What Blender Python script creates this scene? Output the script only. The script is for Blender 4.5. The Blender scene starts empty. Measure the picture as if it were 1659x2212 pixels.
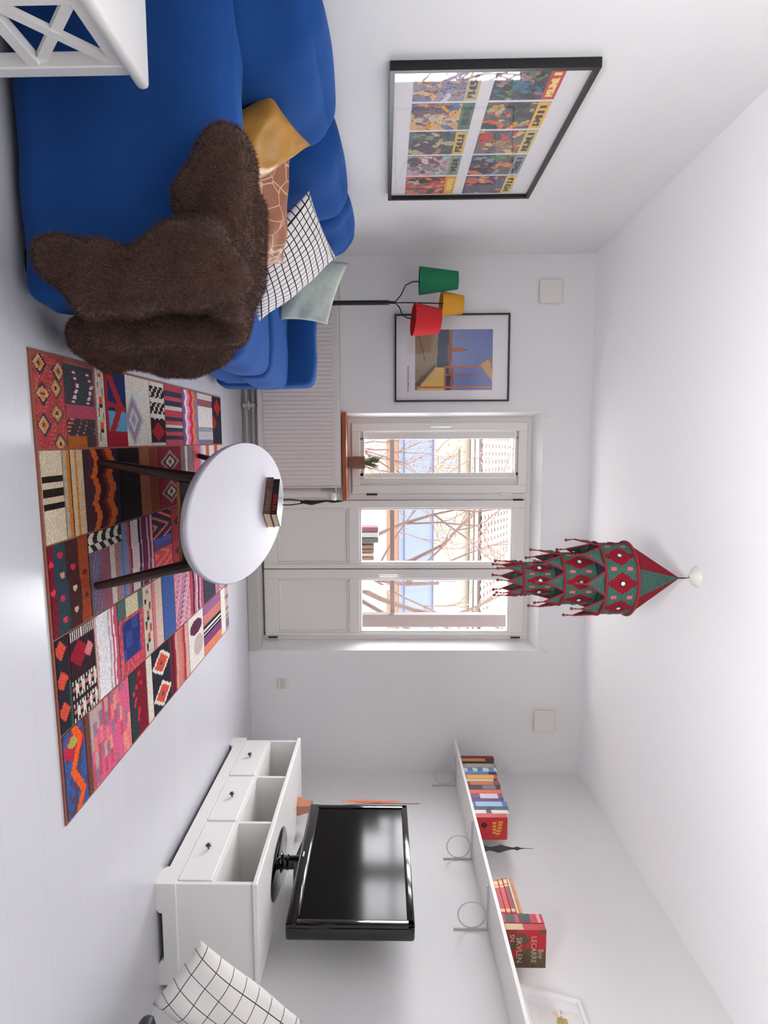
import bpy, bmesh, math, random
import numpy as np
from mathutils import Vector, Matrix
random.seed(7); np.random.seed(7)
S = bpy.context.scene
COL = S.collection

# ---------------------------------------------------------------- camera
FPX, YAW, ROLL, PITCH, CAMH = 1348.77, 0.1088, -0.0027, -0.0213, 1.005
cam_d = bpy.data.cameras.new('camera'); cam = bpy.data.objects.new('camera', cam_d); COL.objects.link(cam)
Fh = Vector((math.sin(YAW), math.cos(YAW), 0)); Rt = Vector((math.cos(YAW), -math.sin(YAW), 0)); Up = Vector((0, 0, 1))
Fw = Fh*math.cos(PITCH) + Up*math.sin(PITCH); Uc = -Fh*math.sin(PITCH) + Up*math.cos(PITCH)
R2 = Rt*math.cos(ROLL) + Uc*math.sin(ROLL); U2 = -Rt*math.sin(ROLL) + Uc*math.cos(ROLL)
M = Matrix.Identity(4)                      # the picture lies on its side: room-up points to the right of the frame
for i in range(3):
    M[i][0] = U2[i]; M[i][1] = -R2[i]; M[i][2] = -Fw[i]
M[2][3] = CAMH
cam.matrix_world = M
cam_d.sensor_fit = 'HORIZONTAL'; cam_d.sensor_width = 36.0
cam_d.lens = FPX*36.0/1659.0
cam_d.shift_x = 29.9/1659.0; cam_d.shift_y = 34.3/1659.0
cam_d.clip_start = 0.05; cam_d.clip_end = 300
S.camera = cam

# ---------------------------------------------------------------- sky, sun, exposure
W = bpy.data.worlds.new('sky'); S.world = W; W.use_nodes = True
bg = W.node_tree.nodes['Background']
bg.inputs[0].default_value = (0.93, 0.945, 1.0, 1); bg.inputs[1].default_value = 16.0
sun_d = bpy.data.lights.new('hazy_sun', 'SUN'); sun_d.energy = 9.0; sun_d.angle = math.radians(100); sun_d.color = (1.0, 0.975, 0.94)
sun = bpy.data.objects.new('hazy_sun', sun_d); COL.objects.link(sun)
sun.rotation_euler = Vector((0.15, -0.85, -0.36)).to_track_quat('-Z', 'Y').to_euler()
def portal(name, loc, rot, sx, sy):
    d = bpy.data.lights.new(name, 'AREA'); d.shape = 'RECTANGLE'; d.size = sx; d.size_y = sy; d.cycles.is_portal = True
    o = bpy.data.objects.new(name, d); COL.objects.link(o); o.location = loc; o.rotation_euler = rot
portal('daylight_portal_garden', (0.53, 4.84, 1.42), (math.radians(-90), 0, 0), 1.8, 1.45)
S.view_settings.view_transform = 'Standard'; S.view_settings.look = 'None'
S.view_settings.gamma = 1; S.view_settings.use_curve_mapping = False
S.view_settings.exposure = 0.27
S.cycles.max_bounces = 9; S.cycles.diffuse_bounces = 6; S.cycles.glossy_bounces = 3; S.cycles.adaptive_threshold = 0.035; S.cycles.transparent_max_bounces = 16
S.cycles.sample_clamp_indirect = 6.0

# ---------------------------------------------------------------- helpers
def lin(c):
    c = c/255.0
    return c/12.92 if c <= 0.04045 else ((c+0.055)/1.055)**2.4
def rgb(r, g, b): return (lin(r), lin(g), lin(b))
MATS = {}
def mat(name, col, rough=0.5, metal=0.0, spec=0.5, bump=0.0, bscale=60.0, var=0.0, vscale=8.0, sheen=0.0, stint=None, coat=0.0, stretch=None, attr=None):
    if name in MATS: return MATS[name]
    m = bpy.data.materials.new(name); m.use_nodes = True; nt = m.node_tree; N = nt.nodes; L = nt.links
    b = N['Principled BSDF']
    b.inputs['Roughness'].default_value = rough; b.inputs['Metallic'].default_value = metal
    b.inputs['Specular IOR Level'].default_value = spec
    b.inputs['Coat Weight'].default_value = coat
    if sheen:
        b.inputs['Sheen Weight'].default_value = sheen; b.inputs['Sheen Roughness'].default_value = 0.4
        b.inputs['Sheen Tint'].default_value = (*(stint or [min(1, x*2.2+.08) for x in col]), 1)
    tc = N.new('ShaderNodeTexCoord'); vec = tc.outputs['Object']
    if stretch:
        mp = N.new('ShaderNodeMapping'); mp.inputs['Scale'].default_value = stretch
        L.new(vec, mp.inputs['Vector']); vec = mp.outputs['Vector']
    src = None
    if attr:
        a = N.new('ShaderNodeAttribute'); a.attribute_name = attr; src = a.outputs['Color']
    if var or attr:
        n = N.new('ShaderNodeTexNoise'); n.inputs['Scale'].default_value = vscale; n.inputs['Detail'].default_value = 5
        L.new(vec, n.inputs['Vector'])
        mr = N.new('ShaderNodeMapRange'); mr.inputs['From Min'].default_value = 0.25; mr.inputs['From Max'].default_value = 0.75
        mr.inputs['To Min'].default_value = 1-var; mr.inputs['To Max'].default_value = 1+var
        L.new(n.outputs['Fac'], mr.inputs['Value'])
        mx = N.new('ShaderNodeMix'); mx.data_type = 'RGBA'; mx.blend_type = 'MULTIPLY'; mx.inputs['Factor'].default_value = 1
        if src is None: mx.inputs['A'].default_value = (*col, 1)
        else: L.new(src, mx.inputs['A'])
        L.new(mr.outputs['Result'], mx.inputs['B'])
        L.new(mx.outputs['Result'], b.inputs['Base Color'])
    else:
        b.inputs['Base Color'].default_value = (*col, 1)
    if bump:
        n2 = N.new('ShaderNodeTexNoise'); n2.inputs['Scale'].default_value = bscale; n2.inputs['Detail'].default_value = 4
        L.new(vec, n2.inputs['Vector'])
        bp = N.new('ShaderNodeBump'); bp.inputs['Strength'].default_value = bump; bp.inputs['Distance'].default_value = 0.01
        L.new(n2.outputs['Fac'], bp.inputs['Height']); L.new(bp.outputs['Normal'], b.inputs['Normal'])
    MATS[name] = m
    return m
def glass_mat(name, gloss=0.07, tint=(1, 1, 1)):
    if name in MATS: return MATS[name]
    m = bpy.data.materials.new(name); m.use_nodes = True; nt = m.node_tree; nt.nodes.clear()
    o = nt.nodes.new('ShaderNodeOutputMaterial'); mx = nt.nodes.new('ShaderNodeMixShader')
    t = nt.nodes.new('ShaderNodeBsdfTransparent'); g = nt.nodes.new('ShaderNodeBsdfGlossy')
    t.inputs[0].default_value = (*tint, 1); g.inputs['Roughness'].default_value = 0.02
    lw = nt.nodes.new('ShaderNodeLayerWeight'); pw = nt.nodes.new('ShaderNodeMath'); pw.operation = 'POWER'; pw.inputs[1].default_value = 5
    ma = nt.nodes.new('ShaderNodeMath'); ma.operation = 'MULTIPLY_ADD'; ma.inputs[1].default_value = .9; ma.inputs[2].default_value = gloss
    nt.links.new(lw.outputs['Facing'], pw.inputs[0]); nt.links.new(pw.outputs[0], ma.inputs[0]); nt.links.new(ma.outputs[0], mx.inputs[0])
    nt.links.new(t.outputs[0], mx.inputs[1]); nt.links.new(g.outputs[0], mx.inputs[2]); nt.links.new(mx.outputs[0], o.inputs[0])
    MATS[name] = m
    return m

class MB:
    """collects shapes into one mesh"""
    def __init__(s): s.v = []; s.f = []; s.uv = {}; s.sm = False
    def add(s, vs, fs):
        o = len(s.v); s.v += [tuple(p) for p in vs]; s.f += [tuple(i+o for i in q) for q in fs]; return s
    def box(s, a, b):
        (x0, y0, z0), (x1, y1, z1) = a, b
        return s.add([(x0,y0,z0),(x1,y0,z0),(x1,y1,z0),(x0,y1,z0),(x0,y0,z1),(x1,y0,z1),(x1,y1,z1),(x0,y1,z1)],
                     [(0,3,2,1),(4,5,6,7),(0,1,5,4),(1,2,6,5),(2,3,7,6),(3,0,4,7)])
    def rbox(s, a, b, r=0.01, seg=2):
        bm = bmesh.new(); bmesh.ops.create_cube(bm, size=1)
        a, b = Vector(a), Vector(b)
        for v in bm.verts: v.co = Vector(((a[i]+b[i])/2 + v.co[i]*(b[i]-a[i]) for i in range(3)))
        bmesh.ops.bevel(bm, geom=bm.edges[:], offset=r, segments=seg, profile=0.5, affect='EDGES', clamp_overlap=True)
        bm.verts.index_update()
        s.add([v.co[:] for v in bm.verts], [[v.index for v in f.verts] for f in bm.faces]); bm.free(); return s
    def prism(s, pts, h):
        """pts: 3-D outline, h: extrusion vector"""
        n = len(pts); h = Vector(h); P = [Vector(p) for p in pts]
        return s.add(P+[p+h for p in P], [tuple(range(n))[::-1], tuple(range(n, 2*n))] + [(i, (i+1) % n, n+(i+1) % n, n+i) for i in range(n)])
    def tube(s, path, r, n=8, cap=True):
        P = [Vector(p) for p in path]; rr = r if isinstance(r, (list, tuple)) else [r]*len(P)
        vs = []; fs = []; ref = None
        for i, p in enumerate(P):
            t = (P[min(i+1, len(P)-1)]-P[max(i-1, 0)]).normalized()
            if ref is None: ref = t.orthogonal().normalized()
            ref = (ref - t*ref.dot(t)); ref = ref.normalized() if ref.length > 1e-6 else t.orthogonal().normalized()
            q = t.cross(ref)
            for k in range(n):
                a = 2*math.pi*k/n; vs.append(p+(ref*math.cos(a)+q*math.sin(a))*rr[i])
        for i in range(len(P)-1):
            for k in range(n): fs.append((i*n+k, i*n+(k+1) % n, (i+1)*n+(k+1) % n, (i+1)*n+k))
        if cap: fs += [tuple(range(n))[::-1], tuple(range((len(P)-1)*n, len(P)*n))]
        return s.add(vs, fs)
    def lathe(s, prof, c=(0, 0, 0), n=24, sx=1, sy=1):
        vs = []; fs = []; c = Vector(c)
        for (r, z) in prof:
            for k in range(n):
                a = 2*math.pi*k/n; vs.append(c+Vector((r*math.cos(a)*sx, r*math.sin(a)*sy, z)))
        for i in range(len(prof)-1):
            for k in range(n): fs.append((i*n+k, i*n+(k+1) % n, (i+1)*n+(k+1) % n, (i+1)*n+k))
        if prof[0][0] > 1e-5: fs.append(tuple(range(n))[::-1])
        if prof[-1][0] > 1e-5: fs.append(tuple(range((len(prof)-1)*n, len(prof)*n)))
        return s.add(vs, fs)
    def ball(s, c, r, n=10):
        pr = [(max(1e-6, math.sin(math.pi*i/n))*r, -math.cos(math.pi*i/n)*r) for i in range(n+1)]
        return s.lathe(pr, c, n)
    def xf(s, Mx):
        s.v = [tuple(Mx @ Vector(p)) for p in s.v]; return s
    def mesh(s, name, smooth=False):
        me = bpy.data.meshes.new(name); me.from_pydata(s.v, [], s.f); me.update()
        if smooth:
            for p in me.polygons: p.use_smooth = True
            if smooth != 'all': me.set_sharp_from_angle(angle=math.radians(40))
        return me
    def build(s, name, m, parent=None, smooth=False, local=False):
        return put(name, s.mesh(name, smooth), m, parent, local)
def put(name, me, m, parent=None, local=False):
    o = bpy.data.objects.new(name, me); COL.objects.link(o)
    if m: me.materials.append(m)
    if parent:
        o.parent = parent
        if not local: o.matrix_parent_inverse = wm(parent).inverted()
    return o
def wm(o):
    mt = o.matrix_basis.copy()
    return (wm(o.parent) @ o.matrix_parent_inverse @ mt) if o.parent else mt
def tag(o, label, cat, group=None, kind=None):
    o['label'] = label; o['category'] = cat
    if group: o['group'] = group
    if kind: o['kind'] = kind
    return o
def thing(name, label, cat, loc=(0, 0, 0), group=None, rotz=0):
    o = bpy.data.objects.new(name, None); COL.objects.link(o); o.location = loc; o.rotation_euler = (0, 0, rotz)
    o.empty_display_size = 0.1
    return tag(o, label, cat, group)
def struct(o, label=None):
    o['kind'] = 'structure'
    if label: o['label'] = label
    return o
def bake(me):
    """give back the mesh itself after normals are made consistent"""
    bm = bmesh.new(); bm.from_mesh(me); bmesh.ops.recalc_face_normals(bm, faces=bm.faces); bm.to_mesh(me); bm.free(); return me
def paint(name, O, E1, E2, nx, ny, fn, m, parent, thick=0.002):
    """a thin slab whose front is woven/printed cell by cell; fn(s, t) -> sRGB"""
    O, E1, E2 = Vector(O), Vector(E1), Vector(E2); n = E1.cross(E2).normalized()*thick
    vs = [O+n+E1*(i/nx)+E2*(j/ny) for j in range(ny+1) for i in range(nx+1)]
    fs = [(j*(nx+1)+i, j*(nx+1)+i+1, (j+1)*(nx+1)+i+1, (j+1)*(nx+1)+i) for j in range(ny) for i in range(nx)]
    cols = [fn((i+.5)/nx, (j+.5)/ny) for j in range(ny) for i in range(nx)]
    k = len(vs); vs += [O, O+E1, O+E1+E2, O+E2]
    c = [0, nx, (ny+1)*(nx+1)-1, ny*(nx+1)]
    for a in range(4):
        b = (a+1) % 4; fs.append((k+a, k+b, c[b], c[a])); cols.append(cols[0])
    fs.append((k+3, k+2, k+1, k)); cols.append(cols[0])
    me = bpy.data.meshes.new(name); me.from_pydata([tuple(v) for v in vs], [], fs); me.update()
    at = me.color_attributes.new('Col', 'FLOAT_COLOR', 'CORNER')
    buf = []
    for f, col in zip(fs, cols):
        q = [lin(col[0]), lin(col[1]), lin(col[2]), 1.0]; buf += q*len(f)
    at.data.foreach_set('color', buf)
    return put(name, me, m, parent)
def text(name, body, size, Mx, m, parent, depth=0.0006, sx=1.0):
    cu = bpy.data.curves.new(name, 'FONT'); cu.body = body; cu.size = size; cu.extrude = depth; cu.align_x = 'CENTER'; cu.align_y = 'CENTER'
    cu.resolution_u = 2
    t = bpy.data.objects.new(name, cu); COL.objects.link(t)
    bpy.context.view_layer.update()
    me = bpy.data.meshes.new_from_object(t.evaluated_get(bpy.context.evaluated_depsgraph_get()))
    COL.objects.unlink(t); bpy.data.objects.remove(t)
    me.transform(Mx @ Matrix.Diagonal((sx, 1, 1, 1)))
    return put(name, me, m, parent)
def frame_mx(o, ex, ey):
    ex = Vector(ex).normalized(); ey = Vector(ey).normalized(); ez = ex.cross(ey)
    Mx = Matrix.Identity(4)
    for i in range(3): Mx[i][0] = ex[i]; Mx[i][1] = ey[i]; Mx[i][2] = ez[i]; Mx[i][3] = o[i]
    return Mx
def hsh(*k):
    x = math.sin(sum((i+1)*12.9898*v for i, v in enumerate(k))+len(k)*7.1)*43758.5453
    return x-math.floor(x)
def pillow(c00, c10, c11, c01, T, n=22, crush=0.10, power=0.55, wob=0.012, seed=1, sag=0.0):
    """soft cushion between four corner points, UV-mapped"""
    c00, c10, c11, c01 = map(Vector, (c00, c10, c11, c01))
    nr = ((c10-c00).cross(c01-c00)).normalized(); mid = (c00+c10+c11+c01)/4
    def P(s, t, side):
        a, b = 2*s-1, 2*t-1
        p = c00*(1-s)*(1-t)+c10*s*(1-t)+c11*s*t+c01*(1-s)*t
        e = 1-crush*((1-a*a)*(b*b)+(1-b*b)*(a*a))          # edges pull in between the corners
        p = mid+(p-mid)*e
        h = max(0, (1-a*a)*(1-b*b))**power
        w = wob*(math.sin(9*s+seed)*math.cos(7*t+2*seed)+.6*math.sin(17*s*t+seed*3))*min(1, h*2)
        return p+nr*side*(T/2*h+w*side)+Vector((0, 0, -sag*h))
    mb = MB(); uv = []
    for side in (1, -1):
        o = len(mb.v)
        for j in range(n+1):
            for i in range(n+1): mb.v.append(tuple(P(i/n, j/n, side))); uv.append((i/n, j/n))
        for j in range(n):
            for i in range(n):
                q = (o+j*(n+1)+i, o+j*(n+1)+i+1, o+(j+1)*(n+1)+i+1, o+(j+1)*(n+1)+i)
                mb.f.append(q if side > 0 else q[::-1])
    me = mb.mesh('pillow', 'all'); ul = me.uv_layers.new(name='UVMap')
    for l in me.loops: ul.data[l.index].uv = uv[l.vertex_index]
    bm = bmesh.new(); bm.from_mesh(me); bmesh.ops.remove_doubles(bm, verts=bm.verts, dist=0.0015); bm.to_mesh(me); bm.free()
    for p in me.polygons: p.use_smooth = True
    return me
def softbox(a, b, r=0.06, bulge=(0, 0, 0), n=14, wob=0.004, seed=0):
    """upholstered block: rounded box with crowned faces"""
    a, b = Vector(a), Vector(b); c = (a+b)/2; h = (b-a)/2
    mb = MB(); idx = {}
    def pos(u):
        q = Vector((u[i]*h[i] for i in range(3)))
        inner = Vector((max(-h[i]+r, min(h[i]-r, q[i])) for i in range(3)))
        d = q-inner
        if d.length > 1e-9: q = inner+d.normalized()*r
        for i in range(3):
            j, k = (i+1) % 3, (i+2) % 3
            if abs(u[i]) > .999 and bulge[i]: q[i] += math.copysign(bulge[i]*(1-u[j]**2)*(1-u[k]**2), u[i])
        if wob: q += Vector((math.sin(7*q.y*3+seed), math.sin(9*q.z*3+2*seed), math.sin(8*q.x*3+seed)))*wob
        return c+q
    g = [-1+2*i/n for i in range(n+1)]
    # finer spacing near edges
    g = [math.copysign(1-(1-abs(x))**1.6, x) for x in g]
    for ax in range(3):
        for sgn in (-1, 1):
            o = len(mb.v)
            for s in g:
                for t in g:
                    u = [0, 0, 0]; u[ax] = sgn; u[(ax+1) % 3] = s; u[(ax+2) % 3] = t; mb.v.append(tuple(pos(u)))
            for i in range(n):
                for j in range(n):
                    q = (o+i*(n+1)+j, o+(i+1)*(n+1)+j, o+(i+1)*(n+1)+j+1, o+i*(n+1)+j+1)
                    mb.f.append(q if sgn > 0 else q[::-1])
    me = mb.mesh('softbox', 'all')
    bm = bmesh.new(); bm.from_mesh(me); bmesh.ops.remove_doubles(bm, verts=bm.verts, dist=0.0005); bm.to_mesh(me); bm.free()
    for p in me.polygons: p.use_smooth = True
    return me

# ---------------------------------------------------------------- shared materials
m_wall = mat('white_wall_paint', rgb(230, 229, 229), 0.85, bump=0.03, bscale=180, spec=0.2)
m_ceil = mat('white_ceiling_paint', rgb(245, 245, 247), 0.9, spec=0.15)
m_wood_white = mat('white_lacquered_wood', rgb(236, 234, 230), 0.35, bump=0.01, bscale=90)
m_frame_white = mat('white_window_paint', rgb(228, 225, 219), 0.4)
m_black = mat('black_satin_metal', rgb(18, 18, 20), 0.35)
m_gloss_black = mat('black_gloss_plastic', rgb(6, 6, 8), 0.12, coat=0.3)
m_pane = glass_mat('window_glass', 0.04)
m_paper = mat('book_pages', rgb(222, 196, 162), 0.8, bump=0.15, bscale=400)
m_grey_plastic = mat('white_plastic', rgb(226, 222, 214), 0.45)
# ---------------------------------------------------------------- room shell
XL, XR, YB, YF, ZC = -1.4075, 2.3718, 4.5273, -1.7, 2.48
def floor_material():
    m = bpy.data.materials.new('white_painted_boards'); m.use_nodes = True; nt = m.node_tree; N = nt.nodes; L = nt.links
    b = N['Principled BSDF']; b.inputs['Roughness'].default_value = 0.28; b.inputs['Specular IOR Level'].default_value = 0.5
    tc = N.new('ShaderNodeTexCoord'); br = N.new('ShaderNodeTexBrick')
    br.inputs['Color1'].default_value = (*rgb(200, 199, 205), 1); br.inputs['Color2'].default_value = (*rgb(197, 196, 202), 1)
    br.inputs['Mortar'].default_value = (*rgb(188, 187, 192), 1); br.inputs['Scale'].default_value = 1.0
    br.inputs['Mortar Size'].default_value = 0.0012; br.inputs['Brick Width'].default_value = 1.9; br.inputs['Row Height'].default_value = 0.19
    br.inputs['Mortar Smooth'].default_value = 0.4
    L.new(tc.outputs['Object'], br.inputs['Vector']); L.new(br.outputs['Color'], b.inputs['Base Color'])
    n = N.new('ShaderNodeTexNoise'); n.inputs['Scale'].default_value = 9; n.inputs['Detail'].default_value = 3
    mr = N.new('ShaderNodeMapRange'); mr.inputs['To Min'].default_value = 0.27; mr.inputs['To Max'].default_value = 0.33
    L.new(tc.outputs['Object'], n.inputs['Vector']); L.new(n.outputs['Fac'], mr.inputs['Value']); L.new(mr.outputs['Result'], b.inputs['Roughness'])
    bp = N.new('ShaderNodeBump'); bp.inputs['Strength'].default_value = 0.05; bp.inputs['Distance'].default_value = 0.002; bp.invert = True
    L.new(br.outputs['Fac'], bp.inputs['Height']); L.new(bp.outputs['Normal'], b.inputs['Normal'])
    return m
T = 0.25
struct(MB().box((XL-T, YF-T, -0.12), (XR+T, YB+T+.02, 0)).build('floor', floor_material()), 'glossy white painted floor boards')
struct(MB().box((XL-T, YF-T, ZC), (XR+T, YB+T+.02, ZC+.15)).build('ceiling', m_ceil), 'plain white ceiling')
struct(MB().box((XL-T, YF-T, 0), (XL, YB+T, ZC)).build('wall_left', m_wall), 'white wall behind the blue sofa')
struct(MB().box((XR, YF-T, 0), (XR+T, YB+T, ZC)).build('wall_right', m_wall), 'white wall behind the television bench')
wb = MB(); YO = 4.80
wb.prism([(XL, YB, 0), (-.331, YB, 0), (-.305, 4.645, 0), (-.305, YO, 0), (XL, YO, 0)], (0, 0, ZC))
wb.prism([(1.413, YB, 0), (XR, YB, 0), (XR, YO, 0), (1.368, YO, 0), (1.368, 4.645, 0)], (0, 0, ZC))
wb.prism([(-.331, YB, 2.145), (-.331, YB, ZC), (-.331, YO, ZC), (-.331, YO, 2.098), (-.331, 4.645, 2.098)], (1.744, 0, 0))
wb.box((-.331, YB, 0), (.268, YO, .725))
struct(put('wall_back', bake(wb.mesh('wall_back')), m_wall), 'white wall with window and balcony doors')
struct(MB().box((XL, YF-T, 0), (XR, YF, ZC)).build('wall_front', mat('dark_umber_wall', rgb(74, 64, 60), .9)), 'unseen wall behind the viewpoint, made dark to cut fill light')  # unseen wall; its dark colour is chosen to hold back fill light
struct(MB().rbox((.27, 4.50, 0.0), (1.412, 4.80, .085), .006).build('trim_1', mat('grey_threshold_paint', rgb(196, 192, 188), .5)), 'grey threshold step under the balcony doors')

# ---------------------------------------------------------------- window and balcony doors
def ring(mb, x0, x1, z0, z1, w, y0, y1, r=.004):
    mb.rbox((x0, y0, z0), (x0+w, y1, z1), r, 1).rbox((x1-w, y0, z0), (x1, y1, z1), r, 1)
    mb.rbox((x0+w, y0, z0), (x1-w, y1, z0+w), r, 1).rbox((x0+w, y0, z1-w), (x1-w, y1, z1), r, 1); return mb
fo = MB()
fo.box((-.305, 4.665, .74), (-.265, 4.74, 2.098)).box((1.335, 4.665, .085), (1.368, 4.74, 2.098))
fo.box((-.265, 4.665, 2.058), (1.335, 4.74, 2.098)).box((-.265, 4.665, .725), (.255, 4.74, .775)).box((.255, 4.665, .085), (.30, 4.74, 2.058))
fo.box((.80, 4.708, .085), (.84, 4.74, 2.058)).box((.29, 4.708, .085), (.325, 4.74, 2.058)).box((.30, 4.708, .08), (1.335, 4.74, .125)).box((.24, 4.703, .74), (.30, 4.74, 2.09)).box((1.325, 4.708, .085), (1.36, 4.74, 2.09)).box((-.30, 4.703, 2.045), (1.36, 4.74, 2.098))
struct(fo.build('trim_2', m_frame_white), 'white fixed frame around window and balcony doors')
win = bpy.data.objects.new('window_1', None); COL.objects.link(win); struct(win, 'narrow white casement window beside the balcony doors')
ring(MB(), -.268, .252, .772, 2.062, .062, 4.64, 4.70).build('sash', m_frame_white, win)
ring(MB(), -.210, .145, .855, 1.985, .012, 4.652, 4.69, .002).build('glazing_bead', m_wood_white, win)
MB().box((-.266, 4.672, .78), (-.15, 4.690, 2.05)).box((.10, 4.672, .78), (.25, 4.690, 2.05)).box((-.16, 4.672, .78), (.12, 4.690, .866)).box((-.16, 4.672, 1.974), (.12, 4.690, 2.05)).xf(Matrix.Identity(4)).build('sash_board', m_frame_white, win)
MB().box((-.20, 4.676, .865), (.135, 4.682, 1.975)).build('pane', m_pane, win)
def lever(mb, x, z, y, L=.11):
    mb.rbox((x-.012, y-.008, z-.05), (x+.012, y, z+.05), .004, 1); mb.tube([(x, y-.004, z+.02), (x, y-.04, z+.02)], .008, 8)
    mb.tube([(x, y-.04, z+.03), (x, y-.045, z-.03), (x, y-.042, z-.03-L*.7)], .008, 8); return mb
m_handle = mat('white_handle_enamel', rgb(238, 238, 236), .25)
lever(MB(), -.24, 1.46, 4.64).build('handle', m_handle, win, True)
for z in (.92, 1.92): MB().tube([(.257, 4.635, z-.04), (.257, 4.635, z+.04)], .007, 8).build('hinge', m_black if z < 1.2 else m_frame_white, win, True)
m_sill = mat('orange_brown_wood', rgb(158, 84, 48), .4, var=.2, vscale=6, stretch=(1, 12, 12))
MB().rbox((-.335, 4.45, .712), (.285, 4.66, .745), .006).build('sill', m_sill, win)
def door(n, x0, x1, label, gx0, gx1, gz0, gz1, hinge_x, handle_x=None):
    d = bpy.data.objects.new('door_%d' % n, None); COL.objects.link(d); struct(d, label)
    y0, y1 = 4.640, 4.705; z0, z1 = .10, 2.058
    f = MB(); f.rbox((x0, y0, z0), (gx0-.012, y1, z1), .004, 1).rbox((gx1+.012, y0, z0), (x1, y1, z1), .004, 1)
    f.rbox((gx0-.012, y0, gz1+.012), (gx1+.012, y1, z1), .004, 1).rbox((gx0-.012, y0, .745), (gx1+.012, y1, gz0-.012), .004, 1).rbox((gx0-.012, y0, z0), (gx1+.012, y1, .205), .004, 1)
    f.build('leaf', m_frame_white, d)
    MB().rbox((gx0-.02, 4.662, .19), (gx1+.02, 4.69, .76), .004, 1).build('panel', m_frame_white, d)
    ring(MB(), gx0-.014, gx1+.014, .203, .747, .018, 4.646, 4.672, .006).build('moulding', m_frame_white, d)
    ring(MB(), gx0-.013, gx1+.013, gz0-.013, gz1+.013, .015, 4.648, 4.695, .003).build('glazing_bead', m_wood_white, d)
    MB().box((gx0, 4.676, gz0), (gx1, 4.682, gz1)).build('pane', m_pane, d)
    for z in (.16, 2.0): MB().tube([(hinge_x, 4.634, z-.035), (hinge_x, 4.634, z+.035)], .007, 8).build('hinge', m_black, d, True)
    if handle_x: lever(MB(), handle_x, 1.08, y0).build('handle', m_handle, d, True)
    return d
door(1, .303, .815, 'white balcony door leaf next to the window', .372, .768, .838, 1.955, .300)
door(2, .822, 1.333, 'white balcony door leaf with lever handle', .905, 1.298, .838, 1.940, 1.345, .862)

# ---------------------------------------------------------------- radiator
rad = thing('radiator', 'ribbed white panel radiator with pipes under the window', 'radiator', (-.5, 4.45, .12))
m_rad = mat('radiator_enamel', rgb(222, 214, 208), .4)
x0, x1 = -1.25, .19
MB().rbox((x0, 4.42, .12), (x1, 4.50, .70), .008).build('body', m_rad, rad)
rb = MB(); n = 48; vs = []; fs = []
for i in range(n+1):
    x = x0+.03+(x1-x0-.06)*i/n
    for (dx, y) in ((0, 4.419), (.006, 4.413), (.016, 4.413), (.022, 4.419)):
        vs += [(x+dx, y, .165), (x+dx, y, .655)]
k = len(vs)//2
fs = [(2*i, 2*i+2, 2*i+3, 2*i+1) for i in range(k-1)]
rb.add(vs, fs); rb.build('ribbed_front', m_rad, rad)
MB().box((x0+.01, 4.425, .70), (x1-.01, 4.495, .706)).build('top_grille', mat('radiator_grille', rgb(205, 200, 194), .5), rad)
MB().rbox((x0-.004, 4.41, .12), (x0+.004, 4.50, .705), .002, 1).build('end_cap', m_rad, rad); MB().rbox((x1-.004, 4.41, .12), (x1+.004, 4.50, .705), .002, 1).build('end_cap', m_rad, rad)
m_pipe = mat('painted_pipe', rgb(190, 180, 172), .4)
for z, xe in ((.035, .215), (.085, .235)):
    MB().tube([(-1.35, 4.47, z), (xe-.02, 4.47, z), (xe, 4.47, z+.02), (xe, 4.47, z+.55 if z < .05 else .2)], .011, 10).build('pipe', m_pipe, rad, True)
MB().rbox((-.40, 4.44, .012), (-.37, 4.527, .105), .004, 1).rbox((-.415, 4.435, .05), (-.355, 4.46, .065), .003, 1).build('pipe_bracket', m_pipe, rad)
MB().tube([(.19, 4.46, .665), (.235, 4.46, .665)], .012, 10).tube([(.215, 4.47, .56), (.215, 4.47, .66)], .013, 10).ball((.215, 4.465, .662), .018, 8).build('valve', mat('chrome_fitting', rgb(180, 176, 170), .25, metal=.9), rad, True)
MB().lathe([(.014, 0), (.019, .01), (.019, .045), (.015, .055), (1e-5, .056)], n=14).xf(Matrix.Translation((.235, 4.46, .650)) @ Matrix.Rotation(math.radians(90), 4, 'Y')).build('thermostat_knob', m_handle, rad, True)

# ---------------------------------------------------------------- small things on the back wall
def vent(x0, x1, z0, z1, label):
    t = thing('wall_vent', label, 'vent', ((x0+x1)/2, YB, z0), 'square wall vents')
    MB().rbox((x0+.012, YB-.012, z0+.012), (x1-.012, YB-.001, z1-.012), .004, 1).build('collar', m_grey_plastic, t)
    MB().rbox((x0, YB-.026, z0), (x1, YB-.013, z1), .007).build('cover', m_grey_plastic, t)
vent(-1.236, -1.078, 2.093, 2.251, 'square white wall vent above the floor lamp shades')
vent(1.868, 2.027, 2.127, 2.283, 'square white wall vent above the shelf of books')
ou = thing('wall_socket', 'pale double wall socket low beside the balcony door', 'socket', (1.67, YB, .21))
MB().rbox((1.628, YB-.010, .205), (1.71, YB-.0005, .287), .006).build('plate', m_grey_plastic, ou)
for dx in (-.02, .02): MB().lathe([(.016, 0), (.016, .004), (.013, .005), (.012, -.001), (1e-5, -.001)], n=16).xf(Matrix.Translation((1.669+dx, YB-.0095, .246)) @ Matrix.Rotation(math.radians(90), 4, 'X')).build('outlet', mat('socket_beige', rgb(200, 180, 160), .5), ou, True)
sw = thing('blank_plate', 'faint white blank wall plate right of the balcony door', 'plate', (1.64, YB, 1.02))
MB().rbox((1.585, YB-.004, 1.02), (1.70, YB-.0005, 1.09), .0015, 1).build('cover', m_wall, sw)
for x in (1.60, 1.685): MB().ball((x, YB-.004, 1.055), .003, 6).build('screw', m_wall, sw, True)
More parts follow.
